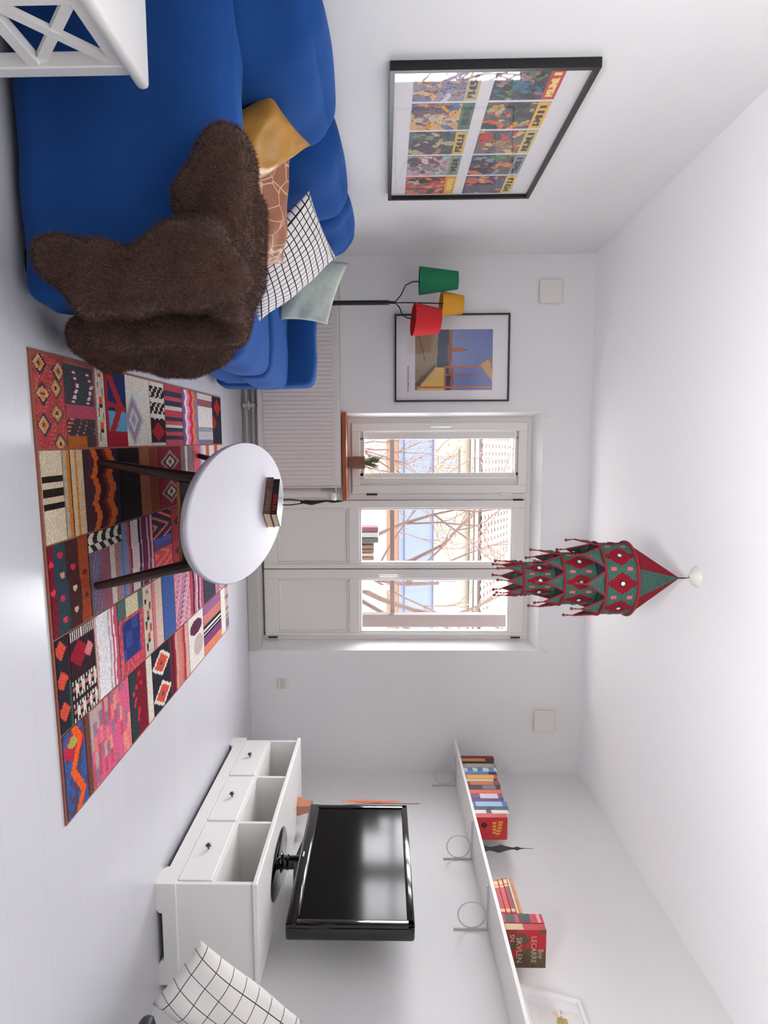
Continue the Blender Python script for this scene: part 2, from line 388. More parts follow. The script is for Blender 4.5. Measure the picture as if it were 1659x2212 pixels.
def hook(x, z, label):
    t = thing('curtain_hook', label, 'hook', (x, YB, z), 'small curtain hooks')
    MB().lathe([(.012, 0), (.012, .004), (1e-5, .006)], n=12).xf(Matrix.Translation((x, YB-.0005, z)) @ Matrix.Rotation(math.radians(90), 4, 'X')).build('rose', m_frame_white, t, True)
    MB().tube([(x, YB-.004, z), (x, YB-.035, z), (x, YB-.045, z+.008), (x, YB-.045, z+.02)], .004, 6).build('arm', m_frame_white, t, True)
hook(-.295, 2.172, 'small white curtain hook above the window corner'); hook(1.42, 2.198, 'small white curtain hook above the right door corner')

# ---------------------------------------------------------------- framed poster on the back wall
m_print = mat('printed_paper', (1, 1, 1), .55, attr='Col', var=.05, vscale=60)
m_mount = mat('white_mount_card', rgb(230, 227, 228), .7)
def inpoly(x, y, P):
    c = False; j = len(P)-1
    for i in range(len(P)):
        if ((P[i][1] > y) != (P[j][1] > y)) and (x < (P[j][0]-P[i][0])*(y-P[i][1])/(P[j][1]-P[i][1])+P[i][0]): c = not c
        j = i
    return c
POSTER = [  # later shapes cover earlier ones; unit square, t upward
    ([(0, .74), (.62, .74), (.62, 1), (0, 1)], None),
    ([(0, .27), (1, .27), (1, .46), (0, .46)], (58, 70, 96)), ([(0, .44), (.72, .44), (.72, .48), (0, .48)], (160, 98, 80)),
    ([(.30, .44), (.37, .44), (.37, .62), (.30, .62)], (176, 92, 66)), ([(.325, .62), (.345, .62), (.345, .68), (.325, .68)], (70, 110, 104)),
    ([(.25, .42), (.52, .42), (.52, .47), (.25, .47)], (150, 84, 66)),
    ([(0, 0), (1, 0), (1, .27), (0, .30)], (158, 138, 112)), ([(0, .02), (.5, .12), (.5, .135), (0, .035)], (120, 100, 80)),
    ([(.55, .27), (.62, .26), (1, 0), (.88, 0)], (110, 98, 86)),
    ([(.62, .27), (1, .02), (1, .38), (.62, .38)], (226, 188, 108)),
    ([(.60, .38), (1, .38), (1, .405), (.60, .405)], (182, 100, 60)), ([(.60, .40), (.63, .40), (.63, .86), (.60, .86)], (188, 112, 76)),
    ([(.73, .40), (.76, .40), (.76, .88), (.73, .88)], (176, 104, 74)), ([(.93, .02), (.97, .02), (.97, 1), (.93, 1)], (198, 120, 76)),
    ([(.63, .47), (.95, .45), (.95, .49), (.63, .50)], (170, 96, 66)),
    ([(.58, .84), (.86, 1), (.70, 1), (.48, .96)], (206, 158, 92)), ([(.48, .93), (.60, 1), (.48, 1)], (176, 104, 66)),
]
def poster_fn(s, t):
    base = [146-44*t+40*max(0, .6-t), 162-44*t+30*max(0, .6-t), 200-24*t+14*max(0, .6-t)]
    for P, cc in POSTER:
        if cc and inpoly(s, t, P): base = cc
    k = (hsh(int(s*90), int(t*120))-.5)*10
    return [max(0, min(255, b+k)) for b in base]
def picture_frame(name, label, cat, O, E1, E2, N, fw, depth, fm, group=None):
    """O lower-left, E1 width, E2 height, N towards the room"""
    O, E1, E2, N = map(Vector, (O, E1, E2, N)); a = E1.normalized(); b = E2.normalized()
    t = thing(name, label, cat, O, group)
    for (p, d1, d2) in ((O, E1, b*fw), (O+E2-b*fw, E1, b*fw), (O+b*fw, a*fw, E2-2*b*fw), (O+E1-a*fw+b*fw, a*fw, E2-2*b*fw)):
        mb = MB(); mb.prism([p, p+d1, p+d1+d2, p+d2], N*depth); put('frame_bar', bake(mb.mesh('frame_bar')), fm, t)
    mb = MB(); mb.prism([O+a*fw, O+E1-a*fw, O+E1-a*fw+E2-b*2*fw+b*fw, O+a*fw+E2-b*fw], N*depth*.45); put('mount', bake(mb.mesh('mount')), m_mount, t)
    return t
pz = picture_frame('framed_poster', 'thin black framed poster of a seaside terrace and tower beside the window', 'poster', (-1.012, YB-.001, 1.088), (.605, 0, 0), (0, 0, .806), (0, -1, 0), .011, .022, m_black)
PX0, PX1, PZ0, PZ1 = -.905, -.487, 1.232, 1.776
paint('print', (PX0, YB-.0112, PZ0), (PX1-PX0, 0, 0), (0, 0, PZ1-PZ0), 90, 117, poster_fn, m_print, pz, .0012)
m_ink = mat('grey_ink', rgb(96, 90, 98), .7)
lw_ = MB(); xx = -.655
for k in range(16):                          # handwritten line under the print
    w = .007+.006*hsh(k, 3)
    lw_.tube([(xx, YB-.0115, 1.176+.006*hsh(k, 1)), (xx+w*.5, YB-.0115, 1.186+.010*hsh(k, 2)), (xx+w, YB-.0115, 1.174+.008*hsh(k, 5))], .0016, 4)
    xx += w+(.006 if k in (5, 8) else .0012)
lw_.build('signature_line', m_ink, pz)
MB().box((-1.0, YB-.0160, 1.10), (-.418, YB-.0150, 1.883)).build('glazing', glass_mat('picture_glass', .02), pz)
# ---------------------------------------------------------------- sofa
m_blue = mat('blue_velvet_upholstery', rgb(31, 71, 133), .9, spec=.1, bump=.12, bscale=260, var=.10, vscale=5, sheen=.35, stint=(.16, .34, .85))
m_foot = mat('black_wooden_foot', rgb(14, 12, 12), .5)
sofa = thing('sofa', 'blue fabric three seat sofa with loose back cushions along the left wall', 'sofa', (-.92, 2.78, 0))
put('armrest', softbox((-1.40, 1.727, .03), (-.43, 1.905, .605), .05, (.006, .008, .012), 16), m_blue, sofa)
put('armrest', softbox((-1.40, 3.665, .03), (-.43, 3.84, .605), .05, (.006, .008, .012), 16), m_blue, sofa)
put('seat_base', softbox((-1.38, 1.88, .085), (-.44, 3.69, .275), .03, (0, 0, 0), 14, .002), m_blue, sofa)
put('back_frame', softbox((-1.402, 1.80, .09), (-1.22, 3.77, .70), .04, (0, 0, .01), 14, .002), m_blue, sofa)
for k in range(3):
    y0 = 1.908+k*.586
    put('seat_cushion', softbox((-1.23, y0, .268), (-.405, y0+.582, .462), .055, (.016, 0, .018), 16, .003, k), m_blue, sofa)
for k in range(3):
    y0 = 1.80+k*.61; w = .635
    me = softbox((-.11, 0, 0), (.11, w, .40), .095, (.04, .006, .02), 18, .006, 3+k*2)
    Mx = Matrix.Translation((-1.165, y0, .44)) @ Matrix.Rotation(math.radians(-11), 4, 'Y') @ Matrix.Rotation(math.radians([2, -2, 1][k]), 4, 'Z')
    me.transform(Mx); put('back_cushion', me, m_blue, sofa)
for (x, y) in ((-.56, 1.83), (-1.33, 1.83), (-.56, 3.74), (-1.33, 3.74)):
    MB().rbox((x-.03, y-.03, 0), (x+.03, y+.03, .04), .006).build('leg', m_foot, sofa)
# seam piping along seat front
m_blue_seam = mat('blue_piping', rgb(34, 70, 138), .8)
MB().tube([(-.436, 1.93, .272), (-.436, 3.65, .272)], .005, 6).build('piping', m_blue_seam, sofa, True)

# ---------------------------------------------------------------- plush throw
def seg_dist(px, pz, poly):
    d = np.full(px.shape, 1e9); ins = np.zeros(px.shape, bool); n = len(poly)
    for i in range(n):
        (ax, az), (bx, bz) = poly[i], poly[(i+1) % n]
        ex, ez = bx-ax, bz-az; L2 = ex*ex+ez*ez+1e-12
        t = np.clip(((px-ax)*ex+(pz-az)*ez)/L2, 0, 1)
        d = np.minimum(d, np.hypot(px-ax-t*ex, pz-az-t*ez))
        c = ((az > pz) != (bz > pz)) & (px < (bx-ax)*(pz-az)/((bz-az) if abs(bz-az) > 1e-12 else 1e-12)+ax)
        ins ^= c
    return np.where(ins, -d, d)
def smin(a, b, k):
    h = np.clip(.5+.5*(b-a)/k, 0, 1); return b*(1-h)+a*h-k*h*(1-h)
def surface_nets(F, org, st):
    nx, ny, nz = F.shape
    s = F < 0; vid = -np.ones((nx-1, ny-1, nz-1), int)
    off = [(a, b, c) for a in (0, 1) for b in (0, 1) for c in (0, 1)]
    cnt = sum(s[a:nx-1+a, b:ny-1+b, c:nz-1+c].astype(int) for a, b, c in off)
    act = (cnt > 0) & (cnt < 8); I = np.argwhere(act); vid[act] = np.arange(len(I))
    P = np.zeros((len(I), 3)); Wt = np.zeros(len(I))
    for i in range(8):
        for j in range(i+1, 8):
            a, b = np.array(off[i]), np.array(off[j])
            if abs(a-b).sum() != 1: continue
            fa = F[I[:, 0]+a[0], I[:, 1]+a[1], I[:, 2]+a[2]]; fb = F[I[:, 0]+b[0], I[:, 1]+b[1], I[:, 2]+b[2]]
            m = (fa < 0) != (fb < 0); t = np.where(m, fa/(fa-fb+1e-12), 0)
            P += np.where(m[:, None], a+(b-a)*t[:, None], 0); Wt += m
    P = org+(I+P/Wt[:, None])*st
    faces = []
    for ax in range(3):
        d = [0, 0, 0]; d[ax] = 1; b, c = (ax+1) % 3, (ax+2) % 3
        sl0 = s[:nx-d[0], :ny-d[1], :nz-d[2]]; sl1 = s[d[0]:, d[1]:, d[2]:]
        E = np.argwhere(sl0 != sl1)
        E = E[(E[:, b] > 0) & (E[:, c] > 0)]
        for e in E:
            q = []
            for (u, v) in ((0, 0), (1, 0), (1, 1), (0, 1)):
                w = e.copy(); w[b] -= u; w[c] -= v
                if (w < 0).any() or w[0] >= nx-1 or w[1] >= ny-1 or w[2] >= nz-1: break
                q.append(vid[tuple(w)])
            if len(q) == 4 and min(q) >= 0: faces.append(q if s[tuple(e)] else q[::-1])
    return P, faces
def throw_field():
    st = .014; org = np.array([-.93, 1.47, 0.0]); dims = (50, 64, 54)
    X, Y, Z = np.meshgrid(*[org[i]+np.arange(dims[i])*st for i in range(3)], indexing='ij')
    A = [(-.775, .675), (-.819, .653), (-.825, .612), (-.804, .57), (-.76, .527), (-.727, .49), (-.694, .465), (-.655, .464), (-.615, .484), (-.592, .521), (-.555, .58), (-.53, .675)]
    B = [(-.529, .136), (-.552, .15), (-.555, .197), (-.545, .268), (-.533, .339), (-.525, .386), (-.549, .428), (-.582, .471), (-.598, .519), (-.597, .571), (-.574, .612), (-.535, .64), (-.495, .668), (-.438, .679), (-.393, .642), (-.377, .558), (-.359, .378), (-.362, .258), (-.383, .223), (-.426, .19), (-.478, .145)]
    Cc = [(1.80, .115), (1.745, .2), (1.74, .38), (1.72, .55), (1.70, .635), (1.76, .63), (1.88, .59), (2.03, .52), (2.16, .45), (2.25, .33), (2.24, .22), (2.12, .19), (2.17, .07), (2.06, .035), (1.90, .05)]
    def lobe(p, q, w, poly, R): return np.hypot(np.maximum(seg_dist(p, q, poly)+R, 0), w)-R
    fa = lobe(X, Z, Y-1.672-.05*np.clip(Z-.62, 0, 1), A, .047)
    fb = lobe(X, Z, Y-1.612-.05*np.clip(.5-Z, 0, .3)+.02*np.cos((X+.47)*9), B, .064)
    fc = lobe(Y, Z, X+.352+.02*np.cos(9*(Y-1.9)), Cc, .048)
    def box(lo, hi, r):
        q = [np.maximum(np.maximum(lo[i]+r-v, v-hi[i]+r), -1) for i, v in enumerate((X, Y, Z))]
        return np.sqrt(sum(np.maximum(t, 0)**2 for t in q))+np.minimum(np.maximum.reduce(q), 0)-r
    top = box((-.80, 1.63, .575), (-.37, 1.97, .650), .036)-.018*np.clip((1.80-Y)/.12, 0, 1)
    zs = .612-.42*np.clip(Y-1.93, 0, .34)
    seat = np.maximum(np.abs(Z-zs)-.03, box((-.74, 1.90, .38), (-.335, 2.06, .70), .05))
    slope = .55*np.clip(X+.52, 0, .2)*np.clip((Y-1.74)/.12, 0, 1)
    top = np.maximum(top, Z-(.650-slope)); seat = np.maximum(seat, Z-(zs+.03-slope))
    f = smin(fa, top, .05); f = smin(f, fb, .012); f = smin(f, fc, .012); f = smin(f, seat, .04)
    f = f+.006*np.sin(31*X+9*Z)*np.sin(27*Y+12*Z)+.004*np.sin(47*Z+20*X)
    return surface_nets(f, org, st)
TP, TF = throw_field()
m_fur = mat('brown_plush', rgb(78, 54, 45), .95, spec=.1, bump=.5, bscale=320, var=.22, vscale=30, sheen=.8, stint=(.62, .48, .46))
me = bpy.data.meshes.new('throw'); me.from_pydata([tuple(p) for p in TP], [], TF); me.update()
bm = bmesh.new(); bm.from_mesh(me); bmesh.ops.recalc_face_normals(bm, faces=bm.faces)
for _ in range(3): bmesh.ops.smooth_vert(bm, verts=bm.verts, factor=.5, use_axis_x=True, use_axis_y=True, use_axis_z=True)
bm.to_mesh(me); bm.free()
for p in me.polygons: p.use_smooth = True
throw = tag(put('plush_throw', me, m_fur), 'thick brown plush throw draped over the near sofa arm', 'throw blanket')
def pile(o, count, length, width, name='pile'):
    me = o.data; me.calc_loop_triangles()
    co = np.array([v.co[:] for v in me.vertices]); tr = np.array([t.vertices[:] for t in me.loop_triangles]); nn = np.array([v.normal[:] for v in me.vertices])
    a, b, c = co[tr[:, 0]], co[tr[:, 1]], co[tr[:, 2]]
    ar = np.linalg.norm(np.cross(b-a, c-a), axis=1); k = np.random.choice(len(tr), count, p=ar/ar.sum())
    r1, r2 = np.random.rand(count), np.random.rand(count); fl = r1+r2 > 1; r1[fl] = 1-r1[fl]; r2[fl] = 1-r2[fl]
    P = a[k]*(1-r1-r2)[:, None]+b[k]*r1[:, None]+c[k]*r2[:, None]
    N_ = nn[tr[k]].mean(1); N_ /= np.linalg.norm(N_, axis=1)[:, None]+1e-9
    D = N_+np.random.normal(0, .35, (count, 3))+np.array([0, 0, -.35]); D /= np.linalg.norm(D, axis=1)[:, None]
    Tg = np.cross(D, np.random.normal(0, 1, (count, 3))); Tg /= np.linalg.norm(Tg, axis=1)[:, None]+1e-9
    Ln = length*(.6+.8*np.random.rand(count))[:, None]
    V = np.empty((count*3, 3)); V[0::3] = P-Tg*width-N_*.002; V[1::3] = P+Tg*width-N_*.002; V[2::3] = P+D*Ln
    m2 = bpy.data.meshes.new(name); m2.vertices.add(count*3); m2.vertices.foreach_set('co', V.ravel())
    m2.loops.add(count*3); m2.loops.foreach_set('vertex_index', np.arange(count*3)); m2.polygons.add(count)
    m2.polygons.foreach_set('loop_start', np.arange(count)*3); m2.update(calc_edges=True); m2.validate()
    q = put(name, m2, m_fur, o); q['kind'] = 'stuff'; return q
pile(throw, 130000, .012, .0008)

# ---------------------------------------------------------------- cushions on the sofa
def grid_material(name, base, line, nx, ny, wx, bumpy=.2, fade=None):
    m = bpy.data.materials.new(name); m.use_nodes = True; nt = m.node_tree; N = nt.nodes; L = nt.links
    b = N['Principled BSDF']; b.inputs['Roughness'].default_value = .85; b.inputs['Specular IOR Level'].default_value = .2
    tc = N.new('ShaderNodeTexCoord'); sp = N.new('ShaderNodeSeparateXYZ'); L.new(tc.outputs['UV'], sp.inputs[0])
    outs = []
    for ax, n in (('X', nx), ('Y', ny)):
        a = N.new('ShaderNodeMath'); a.operation = 'MULTIPLY_ADD'; a.inputs[1].default_value = n; a.inputs[2].default_value = .5; L.new(sp.outputs[ax], a.inputs[0])
        f = N.new('ShaderNodeMath'); f.operation = 'FRACT'; L.new(a.outputs[0], f.inputs[0])
        l = N.new('ShaderNodeMath'); l.operation = 'LESS_THAN'; l.inputs[1].default_value = wx; L.new(f.outputs[0], l.inputs[0]); outs.append(l)
    mxm = N.new('ShaderNodeMath'); mxm.operation = 'MAXIMUM'; L.new(outs[0].outputs[0], mxm.inputs[0]); L.new(outs[1].outputs[0], mxm.inputs[1])
    mx = N.new('ShaderNodeMix'); mx.data_type = 'RGBA'; mx.inputs['A'].default_value = (*base, 1); mx.inputs['B'].default_value = (*line, 1)
    L.new(mxm.outputs[0], mx.inputs['Factor']); L.new(mx.outputs['Result'], b.inputs['Base Color'])
    n2 = N.new('ShaderNodeTexNoise'); n2.inputs['Scale'].default_value = 300; L.new(tc.outputs['Object'], n2.inputs['Vector'])
    bp = N.new('ShaderNodeBump'); bp.inputs['Strength'].default_value = bumpy; bp.inputs['Distance'].default_value = .004
    L.new(n2.outputs['Fac'], bp.inputs['Height']); L.new(bp.outputs['Normal'], b.inputs['Normal'])
    return m
def cushion(name, label, corners, T_, m, **kw):
    me = pillow(*corners, T_, **kw); return tag(put(name, me, m), label, 'cushion')
m_satin = mat('mustard_satin', rgb(178, 126, 44), .35, spec=.6, bump=.25, bscale=14, var=.12, vscale=10, sheen=.3)
cushion('throw_cushion', 'shiny mustard satin cushion wedged against the near back cushion', ((-.99, 1.955, .50), (-.80, 2.08, .50), (-1.0, 2.11, .775), (-1.09, 1.985, .67)), .17, m_satin, wob=.016, seed=2, crush=.06)
def web_material():
    m = bpy.data.materials.new('terracotta_veined_fabric'); m.use_nodes = True; nt = m.node_tree; N = nt.nodes; L = nt.links
    b = N['Principled BSDF']; b.inputs['Roughness'].default_value = .5
    tc = N.new('ShaderNodeTexCoord'); v = N.new('ShaderNodeTexVoronoi'); v.feature = 'DISTANCE_TO_EDGE'; v.inputs['Scale'].default_value = 15
    L.new(tc.outputs['Object'], v.inputs['Vector'])
    lt = N.new('ShaderNodeMath'); lt.operation = 'LESS_THAN'; lt.inputs[1].default_value = .022; L.new(v.outputs['Distance'], lt.inputs[0])
    mx = N.new('ShaderNodeMix'); mx.data_type = 'RGBA'; mx.inputs['A'].default_value = (*rgb(150, 94, 68), 1); mx.inputs['B'].default_value = (*rgb(206, 170, 140), 1)
    L.new(lt.outputs[0], mx.inputs['Factor']); L.new(mx.outputs['Result'], b.inputs['Base Color'])
    bp = N.new('ShaderNodeBump'); bp.inputs['Strength'].default_value = .5; bp.inputs['Distance'].default_value = .01
    L.new(v.outputs['Distance'], bp.inputs['Height']); L.new(bp.outputs['Normal'], b.inputs['Normal'])
    return m
cushion('throw_cushion', 'terracotta cushion with pale veined lines between mustard and checked cushions', ((-1.0, 2.09, .475), (-.68, 2.41, .475), (-.76, 2.51, .62), (-1.09, 2.21, .705)), .15, web_material(), wob=.014, seed=5, crush=.05)
m_check = grid_material('black_grid_on_white_linen', rgb(228, 224, 222), rgb(26, 25, 30), 15, 13, .15)
cushion('throw_cushion', 'white linen cushion with fine black grid leaning on the sofa back', ((-.75, 2.45, .47), (-.585, 2.75, .465), (-.885, 2.86, .80), (-1.02, 2.50, .725)), .13, m_check, wob=.006, seed=3, crush=.05, power=.5)
m_sage = mat('pale_sage_linen', rgb(186, 196, 186), .9, bump=.3, bscale=240, var=.10, vscale=40)
cushion('throw_cushion', 'pale sage linen cushion behind the checked cushion', ((-1.06, 3.26, .47), (-.72, 3.30, .47), (-.70, 3.34, .715), (-1.02, 3.38, .825)), .13, m_sage, wob=.010, seed=8, crush=.07)

# ---------------------------------------------------------------- comic covers on the left wall
pc = picture_frame('framed_cover_display', 'black framed display of ten colourful magazine covers above the sofa', 'picture', (XL+.001, 2.382, 1.033), (0, 1.12, 0), (0, 0, .747), (1, 0, 0), .018, .034, m_black)
COVERS = [  # header, ground, blobs
    ((202, 46, 40), (54, 60, 72), [(40, 110, 130), (96, 120, 70), (150, 120, 130), (30, 30, 40), (180, 170, 160)]),
    ((232, 178, 60), (74, 78, 74), [(214, 96, 52), (40, 44, 48), (180, 170, 130), (30, 34, 36), (220, 150, 60)]),
    ((216, 186, 96), (120, 100, 92), [(52, 96, 150), (196, 52, 40), (222, 176, 90), (40, 40, 60), (170, 120, 80)]),
    ((140, 150, 160), (86, 72, 66), [(214, 120, 50), (60, 50, 50), (70, 130, 80), (150, 150, 160), (44, 40, 44)]),
    ((226, 190, 84), (58, 76, 110), [(212, 110, 60), (30, 34, 50), (236, 160, 90), (90, 60, 60), (40, 60, 110)]),
    ((198, 176, 130), (150, 140, 160), [(150, 110, 90), (176, 166, 200), (214, 206, 214), (222, 168, 120), (120, 120, 150)]),  # paler set: the reflection on the glass is put into these colours
    ((62, 112, 84), (216, 160, 96), [(66, 110, 170), (120, 84, 90), (200, 180, 150), (232, 150, 60), (90, 70, 90)]),
    ((214, 176, 66), (50, 72, 80), [(30, 44, 52), (130, 140, 110), (40, 80, 100), (180, 170, 140), (70, 90, 96)]),
    ((128, 150, 120), (186, 160, 160), [(216, 200, 196), (120, 140, 140), (200, 150, 150), (90, 90, 90), (170, 190, 190)]),
    ((222, 160, 60), (196, 66, 50), [(40, 34, 34), (120, 120, 110), (230, 120, 70), (190, 190, 180), (60, 50, 50)]),
]
def cover_fn(k):
    head, ground, pal = COVERS[k]
    B = [(hsh(k, i, 1), .05+.72*hsh(k, i, 2), .04+.20*hsh(k, i, 3)**2, .03+.12*hsh(k, i, 4), 3.14*hsh(k, i, 5), pal[i % 5]) for i in range(34)]
    def fn(s, t):
        if t > .80:
            if .83 < t < .96 and .08 < s < .92 and (math.floor(s*11+hsh(k)) % 2 == 0 or hsh(k, int(s*22), int(t*40)) > .6): return (240, 214, 120) if k in (0, 9) else (44, 40, 44)
            return head
        c = ground
        for (x, y, a, b, th, col) in B:
            u = (s-x)*math.cos(th)+(t-y)*math.sin(th); v = -(s-x)*math.sin(th)+(t-y)*math.cos(th)
            if (u/a)**2+(v/b)**2 < 1: c = col if (u/a)**2+(v/b)**2+.3*math.sin(40*u)*math.sin(31*v) < .8 else tuple(x*.5 for x in col)
        j = (hsh(k, int(s*40), int(t*56))-.5)*34
        return tuple(max(0, min(255, x+j)) for x in c)
    return fn
for r in range(2):
    for q in range(5):
        y0 = 2.382+.032+q*.2135
        z0 = 1.033+.018+((.711*.52) if r == 0 else (.711*.10))
        paint('cover', (XL+.0165, y0, z0), (0, .196, 0), (0, 0, .250), 32, 44, cover_fn(r*5+q), m_print, pc, .0012)
MB().box((XL+.022, 2.40, 1.051), (XL+.023, 3.484, 1.762)).build('glazing', glass_mat('picture_glass', .02), pc)

# ---------------------------------------------------------------- floor lamp
lamp = thing('floor_lamp', 'black three armed floor lamp with green, yellow and red shades', 'lamp', (-1.03, 4.25, 0))
MB().lathe([(.13, 0), (.13, .012), (.12, .02), (.016, .026), (.016, .04)], (-1.03, 4.25, 0), 28).build('base', m_black, lamp, True)
MB().tube([(-1.03, 4.25, .03), (-1.028, 4.25, 1.045)], .0155, 12).build('pole', m_black, lamp, True)
ARMS = {'green': ([(-1.035, 4.25, 1.04), (-1.035, 4.25, 1.09), (-1.075, 4.245, 1.125), (-1.135, 4.24, 1.155), (-1.155, 4.235, 1.20), (-1.157, 4.235, 1.27)]),
        'yellow': ([(-1.028, 4.255, 1.04), (-1.028, 4.26, 1.20), (-1.025, 4.28, 1.41)]),
        'red': ([(-1.022, 4.245, 1.04), (-1.02, 4.24, 1.09), (-.985, 4.21, 1.115), (-.93, 4.17, 1.13), (-.905, 4.15, 1.165), (-.902, 4.15, 1.215)])}
for c_, pth in ARMS.items():
    a = MB().tube(pth, .0042, 8).build('arm', m_black, lamp, True)
    MB().tube([pth[-1], Vector(pth[-1])+Vector((0, 0, .045))], .014, 10).build('lamp_holder', m_black, a, True)
def shade(c, r0, r1, h, tilt, m, ax='Y'):
    mb = MB(); n = 36; mb.lathe([(r0, 0), (r1, h), (r1-.003, h), (r0-.003, 0), (r0, 0)], (0, 0, 0), n)
    mb.f = [f for f in mb.f if len(f) == 4]
    mb.xf(Matrix.Translation(c) @ Matrix.Rotation(tilt[0], 4, 'Y') @ Matrix.Rotation(tilt[1], 4, 'X'))
    return mb.build('lamp_shade', m, lamp, 'all')
shade((-1.160, 4.235, 1.243), .089, .056, .252, (.0, 0), mat('green_lamp_fabric', rgb(18, 118, 78), .8, bump=.1, bscale=400))['label'] = 'tall green shade'
shade((-1.025, 4.285, 1.390), .080, .060, .145, (.03, -.10), mat('yellow_lamp_fabric', rgb(222, 158, 44), .8, bump=.1, bscale=400))['label'] = 'small yellow shade'
shade((-.897, 4.145, 1.200), .104, .080, .172, (.06, -.14), mat('red_lamp_fabric', rgb(206, 34, 40), .8, bump=.1, bscale=400))['label'] = 'red shade'

# ---------------------------------------------------------------- coffee table
TCX, TCY, TA, TB, TH = .212, 2.74, .288, .905, .42
ct = thing('coffee_table', 'long oval coffee table with white top and dark wooden legs', 'table', (TCX, TCY, 0))
m_top = mat('white_laminate', rgb(172, 170, 179), .6, spec=.25)
m_dark = mat('dark_brown_teak', rgb(44, 20, 13), .35, var=.25, vscale=6, stretch=(8, 8, 1))
prof = [(.955, -.030), (.985, -.026), (1.0, -.012), (1.0, -.004), (.992, 0), (.984, 0), (.90, 0)]
MB().lathe(prof, (TCX, TCY, TH), 72, TA, TB).build('table_top', m_top, ct, True)
MB().lathe([(.90, -.042), (.96, -.036), (.975, -.028), (.5, -.028)], (TCX, TCY, TH), 72, TA, TB).build('under_rim', mat('dark_edge_band', rgb(48, 34, 34), .5), ct, True)
LEG = [(.005, 2.17, .075, 2.26), (.43, 2.10, .36, 2.24), (-.025, 3.36, .07, 3.24), (.43, 3.34, .355, 3.24)]
for (fx, fy, tx, ty) in LEG: MB().tube([(fx, fy, .0135), (tx, ty, .385)], [.014, .024], 12).build('leg', m_dark, ct, True)
for a, b in (((.075, 2.235, .265), (.365, 2.257, .388)), ((.075, 3.225, .265), (.365, 3.247, .388)), ((.062, 2.25, .265), (.084, 3.24, .388)), ((.352, 2.25, .265), (.374, 3.24, .388))):
    MB().rbox(a, b, .003, 1).build('apron', m_dark, ct)
MB().box((.077, 2.232, .262), (.363, 2.2365, .273)).build('edge_strip', mat('brass_brown_strip', rgb(150, 100, 40), .35, metal=.4), ct)

# books on the coffee table
def flat_book(name, label, c, ang, W_, L_, H_, cover, z, spine_text=None, tm=None, decor=None):
    """lying book, spine faces the viewpoint; W_ spine length, L_ page depth"""
    t = thing(name, label, 'book', (c[0], c[1], z))
    R_ = Matrix.Translation((c[0], c[1], z)) @ Matrix.Rotation(ang, 4, 'Z')
    MB().box((-W_/2+.004, .004, .003), (W_/2-.004, L_-.003, H_-.003)).xf(R_).build('pages', m_paper, t)
    cv = MB(); cv.rbox((-W_/2, 0, 0), (W_/2, L_, .003), .001, 1).rbox((-W_/2, 0, H_-.003), (W_/2, L_, H_), .001, 1).rbox((-W_/2, -.002, 0), (W_/2, .004, H_), .001, 1)
    cv.xf(R_).build('cover', cover, t)
    if spine_text: text('lettering', spine_text, H_*.95, R_ @ frame_mx((W_*.17, -.0026, H_*.5), (1, 0, 0), (0, 0, 1)), tm, t, .0003, 1.0)
    if decor:
        dm = MB()
        for k in range(9): dm.tube([(-W_*.18+.006*k*1.1, -.0026, H_*(.25+.5*hsh(k, 1))), (-W_*.18+.006*k*1.1+.007, -.0026, H_*(.25+.5*hsh(k, 2)))], .0011, 4)
        for k in range(6): dm.box((W_*.12+k*.012, -.0030, H_*.3), (W_*.12+k*.012+.003, -.0022, H_*.75))
        dm.xf(R_).build('lettering', tm, t)
    return t
flat_book('paperback_book', 'thick brown spined paperback under the black book on the table', (.172, 3.065), -.64, .215, .135, .036, mat('brown_book_cover', rgb(96, 66, 46), .5, var=.5, vscale=30), TH, decor=True, tm=mat('gold_print', rgb(170, 140, 90), .5))
flat_book('paperback_book', 'black paperback with red lettering on top of the table books', (.178, 3.068), -.62, .205, .13, .031, mat('black_book_cover', rgb(14, 12, 12), .4), TH+.0365, 'BERLIN', mat('red_print', rgb(178, 16, 34), .5))
# iron figure on the table
fg = thing('iron_figurine', 'slender black iron figurine standing behind the table books', 'figurine', (.222, 3.30, TH))
bs = MB()
for a in (0, 2.1, 4.2): bs.tube([(.222, 3.30, TH+.012), (.222+.05*math.cos(a), 3.30+.04*math.sin(a), TH+.004)], .005, 6)
bs.rbox((.207, 3.288, TH+.004), (.237, 3.312, TH+.05), .004, 1).build('stand', m_black, fg)
for dx in (-.014, .014): MB().tube([(.222+dx, 3.30, TH+.045), (.222+dx*1.1, 3.30, TH+.09), (.222+dx*.45, 3.30, TH+.155)], .0032, 6).build('leg', m_black, fg, True)
MB().tube([(.222, 3.30, TH+.145), (.222, 3.30, TH+.175), (.226, 3.30, TH+.205), (.221, 3.30, TH+.245), (.216, 3.30, TH+.285), (.220, 3.30, TH+.315), (.219, 3.30, TH+.345), (.218, 3.30, TH+.375)], [.006, .012, .013, .008, .005, .0065, .005, .001], 10).build('body', m_black, fg, True)
